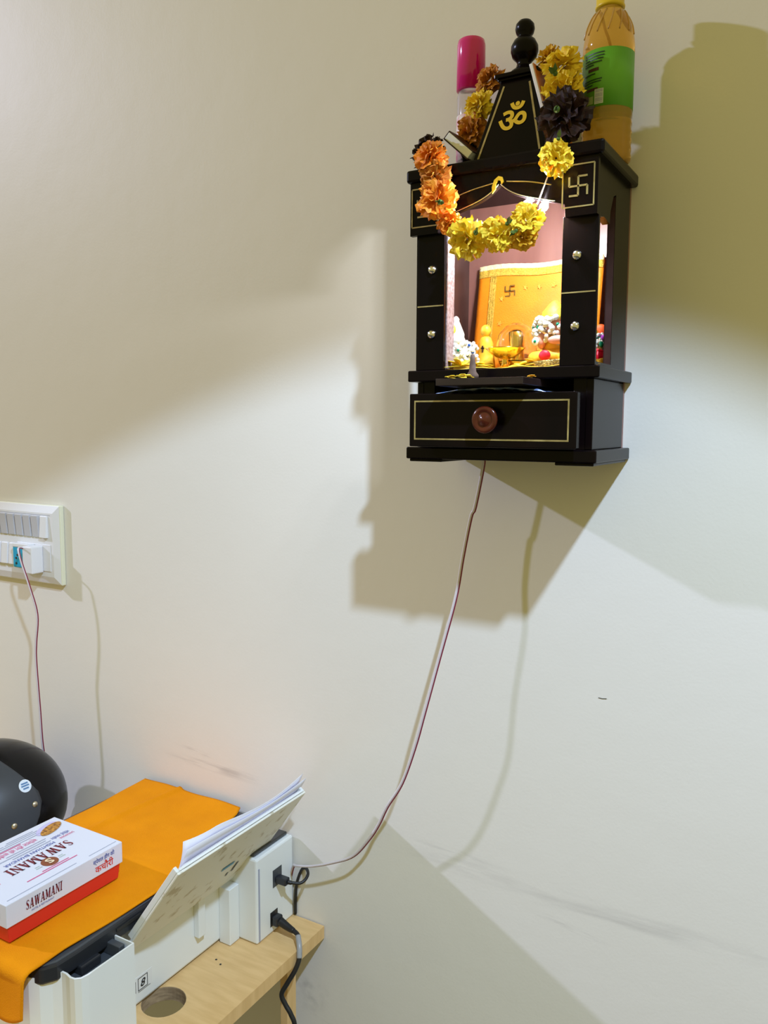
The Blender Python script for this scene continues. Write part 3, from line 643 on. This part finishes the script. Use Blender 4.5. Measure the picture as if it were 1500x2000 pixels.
# ================================================================= wires on the wall
def twin(name, pts, label):
    t = thing(name, pts[-1], label, 'cable')
    MB().tube([Vector(p)+Vector((-.0008, -.0004, 0)) for p in pts], .0018, 8).build('clear_strand', M_clr, t, True)
    MB().tube([Vector(p)+Vector((.0014, .0002, -.0006)) for p in pts], .0010, 8).build('red_strand', M_redw, t, True); return t
twin('shrine_cable', [(-.4190, -.030, -.0425), (-.4200, -.030, -.055), (-.4300, -.030, -.105), (-.4356, -.030, -.1183), (-.4450, -.032, -.170), (-.4530, -.036, -.2260), (-.4740, -.040, -.310), (-.4920, -.045, -.3840), (-.5070, -.045, -.438), (-.5266, -.045, -.4929),
                        (-.5495, -.045, -.532), (-.5663, -.040, -.5647), (-.5850, -.036, -.594), (-.6157, -.030, -.6308), (-.6519, -.030, -.6515), (-.6900, -.030, -.668), (-.7210, -.026, -.6785), (-.7380, -.012, -.690), (-.7500, -.006, -.72), (-.7600, -.004, -.765)],
     'thin clear and red twin cable running from the shrine down to the printer')

# ================================================================= switchboard
sb = thing('switchboard', (-1.372, 0, -.300), 'white modular switchboard with two rows of switches on the wall', 'switchboard')
B(-1.4860, -1.2640, -.0100, -.0004, -.2985, -.1500).build('back_box', M_swi, sb, bevel=.002)
pv = MB(); xo0, xo1, zo0, zo1 = -1.4850, -1.2650, -.2975, -.1510
pv.add([(xo0, -.0100, zo0), (xo1, -.0100, zo0), (xo1, -.0100, zo1), (xo0, -.0100, zo1), (xo0+.014, -.0150, zo0+.014), (xo1-.014, -.0150, zo0+.014), (xo1-.014, -.0150, zo1-.014), (xo0+.014, -.0150, zo1-.014)],
       [(0,1,5,4),(1,2,6,5),(2,3,7,6),(3,0,4,7),(4,5,6,7),(3,2,1,0)])
pv.build('face_plate', M_sw, sb, bevel=.001)
def switch(xc, zc, m, dirn):
    mb = MB(); hx, hz = .0098, .0205; ya = -.0150
    z1_, z2_ = (.0062, .0030) if dirn > 0 else (.0030, .0062)
    mb.add([(xc-hx, ya, zc-hz), (xc+hx, ya, zc-hz), (xc+hx, ya, zc+hz), (xc-hx, ya, zc+hz), (xc-hx+.0008, ya-z2_, zc-hz+.0006), (xc+hx-.0008, ya-z2_, zc-hz+.0006), (xc+hx-.0008, ya-z1_, zc+hz-.0006), (xc-hx+.0008, ya-z1_, zc+hz-.0006)],
           [(3,2,1,0),(4,5,6,7),(0,1,5,4),(1,2,6,5),(2,3,7,6),(3,0,4,7)])
    return mb.build('switch', m, sb, bevel=.0007)
for i in range(8): switch(-1.3010-i*.0232, -.1905, M_swg if i else M_sw, 1 if i else -1)
for i in range(4): switch(-1.3940-i*.0232, -.2475, M_sw, -1)
B(-1.3815, -1.2860, -.0164, -.0150, -.2735, -.2235).build('socket_plate', M_sw, sb, bevel=.0006)
B(-1.4770, -1.2850, -.0153, -.0149, -.1690, -.1683).build('groove', M_inkg, sb)
pg = thing('plug_adapter', (-1.345, -.030, -.275), 'white and teal plug adapter in the switchboard socket', 'plug')
B(-1.3760, -1.3300, -.0300, -.0164, -.2700, -.2300).build('teal_face', M_teal, pg, bevel=.002)
B(-1.3320, -1.3060, -.0420, -.0164, -.2760, -.2260).build('white_block', M_sw, pg, bevel=.002)
B(-1.3760, -1.3300, -.0310, -.0164, -.2310, -.2240).build('top_edge', M_sw, pg, bevel=.001)
ph = MB()
for (x, z) in ((-1.366, -.252), (-1.366, -.262), (-1.362, -.246)): ph.add(*(lambda q: (q.v, q.f))(MB().lathe([(.0022, 0), (.0022, .0006), (0, .0006)], (x, -.0300, z), 10, (0, -1, 0))))
ph.build('pin_holes', M_inkk, pg)
twin('adapter_cable', [(-1.3350, -.0320, -.2330), (-1.3270, -.050, -.2270), (-1.3180, -.058, -.2330), (-1.3100, -.058, -.255), (-1.2960, -.055, -.2950), (-1.2844, -.050, -.3463), (-1.2910, -.050, -.400), (-1.2930, -.050, -.4338), (-1.2880, -.050, -.5200), (-1.2840, -.048, -.6082), (-1.283, -.030, -.660), (-1.290, -.012, -.72), (-1.300, -.010, -.7765)],
     'thin red and clear twin cable hanging from the plug adapter')

# ================================================================= helmet
hc = Vector((-1.290, -.158, -.672)); a_face = math.radians(-82)
fx_ = Vector((math.cos(a_face), math.sin(a_face), 0)); sx_ = Vector((-fx_.y, fx_.x, 0))
helmet = thing('motorcycle_helmet', (hc.x, hc.y, ZT), 'black motorcycle helmet with smoked visor standing left of the printer', 'helmet')
def hpt(az, el, k=1.0):                          # az from the face direction
    rf, rs, ru = .128, .124, .114
    ce = math.cos(el)
    return hc+(fx_*math.cos(az)*rf*ce+sx_*math.sin(az)*rs*ce)*k+Vector((0, 0, ru*math.sin(el)*(1 if el > 0 else .88)))*k
sh = MB(); na, ne = 48, 24; vs = []; fs = []
for j in range(ne+1):
    el = -1.05+(math.pi/2+1.05)*j/ne
    for i in range(na): vs.append(hpt(2*math.pi*i/na, el))
for j in range(ne):
    for i in range(na):
        az = (2*math.pi*(i+.5)/na+math.pi) % (2*math.pi)-math.pi; el = -1.05+(math.pi/2+1.05)*(j+.5)/ne
        if abs(az) < 1.0 and -.35 < el < .42: continue
        fs.append((j*na+i, j*na+(i+1) % na, (j+1)*na+(i+1) % na, (j+1)*na+i))
sh.add(vs, fs); sh.build('shell', M_helm, helmet, True, solid=.006)
def visor(u, v):
    az = -1.55+3.10*u; s_ = abs(u-.5)*2
    lo_, hi_ = -.48+.80*s_**5, 1.38-.92*s_**4
    return hpt(az, lo_+(hi_-lo_)*v, 1.05)
vis = MB().grid(visor, 40, 18).build('visor', M_visor, helmet, True, solid=.0025)
for az, el in ((1.44, .32), (-1.44, .32), (1.14, .14), (-1.14, .14)):
    p = hpt(az, el, 1.055); nrm_ = (p-hc).normalized()
    MB().lathe([(.0048, -.003), (.0050, .001), (.0040, .0025), (0, .003)], p, 14, nrm_).build('visor_rivet', M_pin, helmet, True)
MB().lathe([(.098, -.1055), (.104, -.100), (.098, -.092), (.086, -.098), (.098, -.1055)], hc, 40).build('rim_trim', M_rubber, helmet, True)
p = hpt(1.39, .60, 1.060); n_ = (p-hc).normalized()
stk = MB().lathe([(.0108, 0), (.0108, .0006), (0, .0007)], p, 24, n_).build('round_sticker', M_spk, vis)
e1_ = Vector((0, 0, 1)).cross(n_).normalized(); e2_ = n_.cross(e1_)
flat(p+n_*.0007, e1_, e2_, [(-.006, .006, .003, .0055), (-.007, .007, -.001, .0015), (-.005, .005, -.0055, -.003)]).build('sticker_print', mat('steel_blue_print', (.10, .22, .42), .5), stk)

# ================================================================= printer
pr = thing('inkjet_printer', (-.92, -.22, ZT), 'white inkjet printer with black lid and raised rear paper tray', 'printer')
ZP = -.638
# main body behind the recess
B(-1.065, -.800, -.4300, -.0040, ZT+.003, -.6480).build('body', M_white_pl, pr, bevel=.004)
B(-1.055, -.805, -.4200, -.0080, ZT+.0006, ZT+.0032).build('feet', M_rubber, pr)
# far rear corner block
fb = MB(); 
B(-.800, -.7450, -.0946, -.0040, ZT+.001, -.6440).build('rear_block', M_white_pl, pr, bevel=.003)
B(-.798, -.7530, -.0900, -.0080, -.6440, -.6385).build('block_top', M_gry_pl, pr, bevel=.002)
B(-.7448, -.7440, -.0905, -.0880, ZT+.004, -.660).build('seam', M_inkg, pr)
B(-.800, -.7790, -.1165, -.0948, ZT+.001, -.6900).build('rear_rib', M_white_pl, pr, bevel=.001)
B(-.800, -.7900, -.1700, -.1560, -.7400, -.6700).build('hinge_rib', M_white_pl, pr, bevel=.001)
# near rear cover: thin curved shell around an open dark bay
out = [(-.800, -.331), (-.7450, -.331), (-.7450, -.4000), (-.7470, -.4090), (-.7530, -.4140), (-.7600, -.4150), (-.7690, -.4130), (-.7760, -.4130), (-.7840, -.4200), (-.7900, -.4330), (-.8000, -.4400), (-.8200, -.4430), (-.870, -.4440), (-1.060, -.4440)]
wall = MB(); n = len(out); inn = []
for i, p in enumerate(out):
    a = Vector(out[max(i-1, 0)]); b = Vector(out[min(i+1, n-1)]); dd = (b-a).normalized(); inn.append(Vector(p)+Vector((-dd.y, dd.x))*-.0026)
poly = [Vector(p) for p in out]
vs = [(p.x, p.y, ZT+.001) for p in poly]+[(p.x, p.y, ZP) for p in poly]+[(p.x, p.y, ZP) for p in inn]+[(p.x, p.y, ZP-.045) for p in inn]
fs = []
for k in range(3):
    for i in range(n-1): fs.append((k*n+i, k*n+i+1, (k+1)*n+i+1, (k+1)*n+i))
wall.add(vs, fs); wall.build('rear_cover', M_white_pl, pr, True).data.polygons.foreach_set('use_smooth', [False]*(3*(n-1)))
B(-.7990, -.7480, -.4050, -.3335, -.6700, -.6560).build('bay_floor', M_gry_pl, pr, bevel=.001)
B(-.7960, -.7700, -.3900, -.3600, -.6560, -.6440).build('bay_latch', M_blk_pl, pr, bevel=.002)
B(-.7960, -.7560, -.3450, -.3360, -.6560, -.6400).build('bay_clip', M_gry_pl, pr, bevel=.001)
# lid
lid = [(-1.066, -.4330), (-.8000, -.4380), (-.7860, -.4330), (-.7770, -.4180), (-.7760, -.3900), (-.7790, -.2500), (-.8220, -.0160), (-1.066, -.0100)]
MB().prism(lid, lambda p: (p[0], p[1], -.6470), lambda p: (p[0], p[1], -.6255)).build('scanner_lid', M_blk_pl, pr, bevel=.003)
li2 = [(-1.060, -.4310), (-.8020, -.4350), (-.7880, -.4300), (-.7800, -.4160), (-.7790, -.3900), (-.7820, -.2500), (-.8240, -.0180), (-1.060, -.0120)]
MB().prism(li2, lambda p: (p[0], p[1], -.6300), lambda p: (p[0], p[1], -.6240)).build('lid_rim', M_gry_pl, pr, bevel=.002)
B(-.7800, -.7760, -.3300, -.2900, -.6350, -.6310).build('lid_latch', M_inkk, pr)
# rear tray: leans backwards over the recess
tN, tF = -.3080, -.0440
tb0 = Vector((-.7730, 0, -.6600)); tt0 = Vector((-.6900, 0, -.5450)); td = tt0-tb0; tn = Vector((td.z, 0, -td.x)).normalized()
tr = MB().obox(tb0-td*.22+Vector((0, tN, 0)), td*1.22, Vector((0, tF-tN, 0)), -tn*.0035).build('paper_tray', M_cream_pl, pr, bevel=.0012)
for (ya, yb) in ((tN, tN+.005), (tF-.005, tF)):
    MB().obox(tb0+Vector((0, ya, 0))-tn*.0035, td, Vector((0, yb-ya, 0)), -tn*.0080).build('tray_side', M_white_pl, tr, bevel=.001)
MB().obox(tt0+Vector((0, tN+.004, 0))-tn*.0035, td*.012, Vector((0, tF-tN-.008, 0)), -tn*.003).build('tray_lip', M_white_pl, tr)
# sticker, marks
pnt = lambda y, t: tb0+td*t+Vector((0, y, 0))+tn*.0004
flat(pnt(-.1650, .30), (0, 1, 0), td, [(-.0035, .0220, 0, .0065)], .0006).build('blue_sticker', M_bsticker, tr)
flat(pnt(-.130, .10), (0, 1, 0), td, [(0, .004, 0, .022), (-.010, -.007, -.004, .004)], .0006).build('scuff_marks', M_gry_pl, tr)
lp = Vector((-.800, -.2690, -.7480))
rl = flat(lp, (0, 1, 0), (0, 0, 1), [(-.0165, .0165, -.0115, .0115)], .0003, .0003).build('regulatory_label', mat('label_white', (.72, .73, .72), .5), pr)
flat(lp, (0, 1, 0), (0, 0, 1), [(-.0085, .0085, .0080, .0088), (-.0085, .0085, -.0088, -.0080), (-.0085, -.0077, -.0080, .0080), (.0077, .0085, -.0080, .0080), (-.0145, -.0125, -.009, .007), (-.0085, .0130, -.0106, -.0102)], .0007).build('label_frame', M_inkk, rl)
lettering('8', lp+Vector((.0004, -.0040, -.0050)), (0, 1, 0), (0, 0, 1), .0145, M_inkk, rl, 'label_symbol', width=.0085, bold=.02, shear=.25)
flat(Vector((-.745, -.0440, -.6930)), (0, 1, 0), (0, 0, 1), [(-.012, .010, -.014, .014)], .0004).build('usb_port', M_gry_pl, pr)
flat(Vector((-.745, -.0550, -.7560)), (0, 1, 0), (0, 0, 1), [(-.008, .010, -.011, .012)], .0004).build('power_port', M_inkk, pr)
# cables
uc = thing('usb_cable', (-.744, -.045, -.694), 'black cable looping out of the upper port of the printer', 'cable')
MB().obox((-.7440, -.0520, -.7010), (.020, 0, 0), (0, .012, 0), (0, 0, .011)).build('plug', M_blk_pl, uc, bevel=.002)
MB().tube([(-.7240, -.046, -.6955), (-.7180, -.043, -.6965), (-.7080, -.036, -.6975), (-.7040, -.028, -.6945), (-.7060, -.018, -.6900), (-.7180, -.0075, -.6900), (-.7300, -.0032, -.7000), (-.7400, -.0028, -.730), (-.742, -.0028, -.7755)], lambda t: .0032 if t < .12 else .0024).build('lead', M_rubber, uc, True)
pc = thing('power_cable', (-.744, -.055, -.757), 'thick black power cable plugged low into the printer and hanging off the table', 'cable')
MB().obox((-.7440, -.0620, -.7650), (.012, 0, 0), (0, .015, 0), (0, 0, .016)).build('plug', M_blk_pl, pc, bevel=.003)
MB().tube([(-.7320, -.0550, -.7570), (-.7160, -.0560, -.7610), (-.7050, -.0570, -.7625)], lambda t: .0068-.0028*t, 10).build('strain_relief', M_rubber, pc, True)
pts = [(-.7050, -.0570, -.7625), (-.6950, -.0600, -.7650), (-.6860, -.0690, -.7740), (-.6810, -.0760, -.7870), (-.6830, -.0840, -.8020), (-.6905, -.0940, -.8200), (-.6960, -.1000, -.8350), (-.6890, -.1000, -.8480), (-.6790, -.1000, -.8600), (-.6720, -.1000, -.8800), (-.6760, -.1000, -.95), (-.690, -.10, -1.10), (-.66, -.10, -1.35), (-.60, -.12, -1.494)]
MB().tube(pts, .0036, 10).build('lead', M_rubber, pc, True)
MB().tube(pts[1:4], .0042, 10).build('tape_wrap', mat('grey_tape', (.30, .30, .30), .3), pc, True)

# paper in the tray
for i, (off, ya, yb, t1, cur, lab_) in enumerate([(.0070, -.2960, -.0520, 1.02, .000, 'white sheet lying against the printer tray, rearmost of three'),
                                                  (.0095, -.2900, -.0420, 1.12, .006, 'white sheet in the middle of the printer tray'),
                                                  (.0120, -.2850, -.0480, 1.16, .012, 'white curled sheet in front in the printer tray')]):
    def sheet(u, v, off=off, ya=ya, yb=yb, t1=t1, cur=cur):
        y = ya+(yb-ya)*u; t = .12+(t1-.12)*v; k = max(0, v-.55)/.45
        near = max(0, 1-u/.22)*k
        p = tb0+td*t-tn*(off+cur*k*k*(.5+.5*math.cos(u*5))+.010*near*near*(i == 2))
        return (p.x, y, p.z-.010*near*(1 if cur > .01 else 0))
    s_ = MB().grid(sheet, 24, 12).build('paper_sheet', M_paper, None, True, solid=.0004)
    tag(s_, lab_, 'paper', 'paper in the printer tray')

# ================================================================= orange cloth on the printer
def interp(tbl, y):
    for (a, va), (b, vb) in zip(tbl, tbl[1:]):
        if a >= y >= b: return va+(vb-va)*(a-y)/(a-b)
    return tbl[0][1] if y > tbl[0][0] else tbl[-1][1]
XR = [(-.012, -.845), (-.030, -.836), (-.10, -.816), (-.20, -.7880), (-.262, -.7800), (-.33, -.7830), (-.40, -.7860), (-.43, -.7850), (-.6, -.785)]
def cloth(u, v):
    s_ = .012+v*(.418+.078); ys = -s_
    xr = interp(XR, max(ys, -.6)); xl = -1.062+.012*math.sin(s_*9)
    x = xl+(xr-xl)*u
    z = -.6205+.0010*math.sin(x*55+s_*12)*math.sin(s_*40+1)
    z += .0042*math.exp(-((x+.975+.02*math.sin(s_*6))/.0050)**2)*(1 if s_ < .25 else .4)     # fold ridge
    z += .0012*math.exp(-((ys+.215)/.006)**2)*u
    y = ys
    ye = -.4440
    if ys < ye:                                                                               # hangs over the near edge
        dl = ye-ys; rr = .012
        if dl < rr*1.57: y = ye-rr*math.sin(dl/rr); z -= rr*(1-math.cos(dl/rr))
        else: y = ye-rr-.004*math.sin(x*40); z -= rr+(dl-rr*1.57)
        z -= .016*math.sin((x+.785)*-38)*max(0, (v-.88)/.12) if x > -.87 else 0
    if ys < -.444: x -= .10*(-.444-ys)*u
    return (x, y, z)
cl = MB().grid(cloth, 60, 110).build('orange_cloth', M_orange, None, True, solid=.0022)
tag(cl, 'orange cotton cloth spread over the printer lid, one end hanging', 'cloth')

# ================================================================= sweet box
bx = thing('sweet_box', (-.912, -.347, -.6175), 'white printed sweet box with red base on the orange cloth', 'box')
bx0, bx1, by0, by1, bz0, bz1 = -.9820, -.8430, -.4350, -.2590, -.5950, -.5660
lidb = B(bx0, bx1, by0, by1, bz0, bz1).build('lid', M_boxw, bx, bevel=.0008)
rbm = MB(); a = [(bx0+.004, by0+.006), (bx1-.005, by0+.006), (bx1-.005, by1-.004), (bx0+.004, by1-.004)]; b = [(bx0+.002, by0+.002), (bx1-.002, by0+.002), (bx1-.002, by1-.002), (bx0+.002, by1-.002)]
rbm.add([(x, y, -.6172) for x, y in a]+[(x, y, bz0+.004) for x, y in b], [(3,2,1,0),(4,5,6,7),(0,1,5,4),(1,2,6,5),(2,3,7,6),(3,0,4,7)])
rbm.build('red_base', M_red, bx, bevel=.0008)
# serif capitals drawn as polygons in a unit box
def serif(word, O, R_, U_, hgt, width, m, parent, name, shear=0.0):
    W = {'S': .62, 'A': .86, 'W': 1.16, 'M': 1.04, 'N': .90, 'I': .44}
    tot = sum(W[c] for c in word)+.06*(len(word)-1); kx = width/tot; O = Vector(O); R_ = Vector(R_).normalized(); U_ = Vector(U_).normalized(); Nn = R_.cross(U_); mb = MB()
    def quad(p): mb.add([O+R_*((x0c+q[0]+shear*q[1])*kx)+U_*(q[1]*hgt)+Nn*.0005 for q in p], [tuple(range(len(p)))])
    def bar(a, b, w_): quad([(a[0]-w_/2, a[1]), (a[0]+w_/2, a[1]), (b[0]+w_/2, b[1]), (b[0]-w_/2, b[1])])
    def ser(x, y, w_=.30): quad([(x-w_/2, y), (x+w_/2, y), (x+w_/2, y+.07), (x-w_/2, y+.07)])
    x0c = 0
    for ch in word:
        w_ = W[ch]
        if ch == 'A': bar((.14, 0), (.43, 1), .11); bar((.70, 0), (.43, 1), .23); quad([(.24, .28), (.60, .28), (.60, .36), (.24, .36)]); ser(.14, 0, .30); ser(.70, 0, .36)
        elif ch == 'I': bar((.22, 0), (.22, 1), .22); ser(.22, 0, .44); ser(.22, .93, .44)
        elif ch == 'N': bar((.18, 0), (.18, 1), .10); bar((.16, 1), (.74, 0), .22); bar((.74, 0), (.74, 1), .10); ser(.18, 0, .32); ser(.16, .93, .34); ser(.74, .93, .32)
        elif ch == 'M': bar((.18, 0), (.18, 1), .10); bar((.18, 1), (.50, .10), .22); bar((.84, 1), (.52, .10), .10); bar((.86, 0), (.86, 1), .22); ser(.18, 0, .32); ser(.86, 0, .36); ser(.14, .93, .28); ser(.88, .93, .32)
        elif ch == 'W': bar((.16, 1), (.36, 0), .22); bar((.36, 0), (.58, 1), .11); bar((.58, 1), (.78, 0), .22); bar((.78, 0), (1.0, 1), .11); ser(.16, .93, .34); ser(.56, .93, .30); ser(1.0, .93, .30)
        elif ch == 'S':
            P = [(.54, .74), (.50, .90), (.34, .955), (.17, .90), (.11, .76), (.18, .62), (.34, .51), (.47, .38), (.50, .23), (.43, .09), (.27, .045), (.12, .10), (.06, .28)]
            T = [.05, .08, .08, .11, .16, .20, .22, .20, .17, .12, .08, .08, .05]
            L_ = []; Rr = []
            for i, p in enumerate(P):
                a = Vector(P[max(i-1, 0)]); b = Vector(P[min(i+1, len(P)-1)]); dd = (b-a).normalized(); nq = Vector((-dd.y, dd.x))*T[i]/2; L_.append(Vector(p)+nq); Rr.append(Vector(p)-nq)
            for i in range(len(P)-1): quad([L_[i], Rr[i], Rr[i+1], L_[i+1]])
        x0c += w_+.06
    return mb.build(name, m, parent)
# long side facing the room
SO = (bx1, by0, bz0); SR, SU = (0, 1, 0), (0, 0, 1)
serif('SAWAMANI', Vector(SO)+Vector((0, .0260, .0100)), SR, SU, .0120, .0520, M_inkm, lidb, 'brand_lettering', .12)
lettering('HOTEL & RESTAURANT', Vector(SO)+Vector((0, .0340, .0052)), SR, SU, .0034, M_inkb, lidb, 'small_lettering', width=.032)
lettering('कचौरी', Vector(SO)+Vector((0, .1300, .0055)), SR, SU, .0125, M_red, lidb, 'hindi_lettering', width=.0300, bold=.012)
lettering('स्पेशल हींग की', Vector(SO)+Vector((0, .1270, .0185)), SR, SU, .0075, M_inkb, lidb, 'hindi_small_lettering', width=.0350, bold=.008)
# near short side: blue mark
flat((bx0, by0, bz0), (1, 0, 0), (0, 0, 1), [(.105, .126, .010, .018), (.105, .118, .018, .024)], .0006).build('blue_print', M_inkbl, lidb)
# top: read from the far side, up towards the room
TO = Vector((bx0, by1, bz1)); TR, TU = Vector((0, -1, 0)), Vector((1, 0, 0))
def tp(a, b): return TO+TR*a+TU*b
serif('SAWAMANI', tp(.0360, .0700), TR, TU, .0180, .0950, M_inkm, lidb, 'brand_lettering')
lettering('MISHTHAN BHANDAR', tp(.0480, .0580), TR, TU, .0090, M_inkb, lidb, 'small_lettering', width=.075)
flat(tp(.048, .0), TR, TU, [(0, .058, .0530, .0546), (.004, .075, .0475, .0490), (0, .060, .0425, .0437)], .0005).build('fine_print', M_inkg, lidb)
lettering('स्पेशल हींग की कचौरी', tp(.0560, .0300), TR, TU, .0110, M_inkp, lidb, 'hindi_lettering', width=.060)
flat(tp(.040, .0), TR, TU, [(0, .095, .0235, .0247), (.004, .105, .0185, .0196), (0, .050, .0140, .0150), (.052, .09, .0140, .0150), (.004, .045, .0100, .0110)], .0005).build('fine_print', M_inkg, lidb)
flat(tp(.075, .0), TR, TU, [(0, .060, .0262, .0276)], .0005).build('pink_rule', M_inkp, lidb)
# round logo with sprigs
lgc = tp(.0840, .0985)
lg = MB().lathe([(.0110, 0), (.0110, .0006), (0, .0006)], lgc, 28).build('round_logo', mat('brown_logo_ink', (.22, .06, .02), .5), lidb)
lettering('S', lgc+TR*-.0045+TU*-.0060+Vector((0, 0, .0008)), TR, TU, .0170, mat('cream_ink', (.75, .62, .42), .5), lg, 'logo_letter', width=.0090, bold=.03)
flat(lgc, TR, TU, [(-.022, -.013, .002, .003), (-.021, -.014, -.002, -.0012), (.013, .022, .002, .003), (.014, .021, -.002, -.0012)], .0007).build('logo_sprigs', mat('grey_green_ink', (.45, .52, .45), .5), lg)
flat(tp(.055, .0), TR, TU, [(0, .075, .1150, .1163), (.010, .050, .1110, .1122)], .0005).build('lower_rule', M_inkp, lidb)
flat(tp(.004, .0), TR, TU, [(0, .045, .1310, .1316), (.065, .165, .1310, .1316)], .0005).build('edge_line', M_inkg, lidb)
# picture of food and captions at the far corner
fo = MB(); ell = [(.0260+.0200*math.cos(a), .0260+.0100*math.sin(a)+.30*.02*math.cos(a)) for a in [2*math.pi*i/28 for i in range(28)]]
fo.add([tp(a, b)+Vector((0, 0, .0006)) for a, b in ell], [tuple(range(28))]); 
la = MB(); la.add([tp(a+.003, b-.006)+Vector((0, 0, .0004)) for a, b in ell], [tuple(range(28))]); la.build('plate_print', M_lav, lidb); fo.build('food_picture', M_food, lidb)
lettering('मिठाई नमकीन', tp(.0170, .0480), TR, TU, .0085, M_inkb, lidb, 'caption', width=.028)
lettering('SAWAMANI', tp(.0150, .0570), TR, TU, .0070, M_inkp, lidb, 'caption', width=.022)
flat(tp(.150, .0), TR, TU, [(0, .026, .070, .092)], .0005).build('red_print_block', mat('red_ink', (.65, .03, .08), .5), lidb)

# small scratches in the paint
tagm = MB(); tagm.obox((-.2710, -.0006, -.3392), (.0048, 0, -.0004), (0, .0004, 0), (0, 0, .0007)); tagm.obox((-.2662, -.0006, -.3396), (.0055, 0, .0008), (0, .0004, 0), (0, 0, .0007))
q = tagm.build('paint_scratch', M_gry_pl, None); tag(q, 'short dark scratch in the wall paint below the shrine', 'scratch')
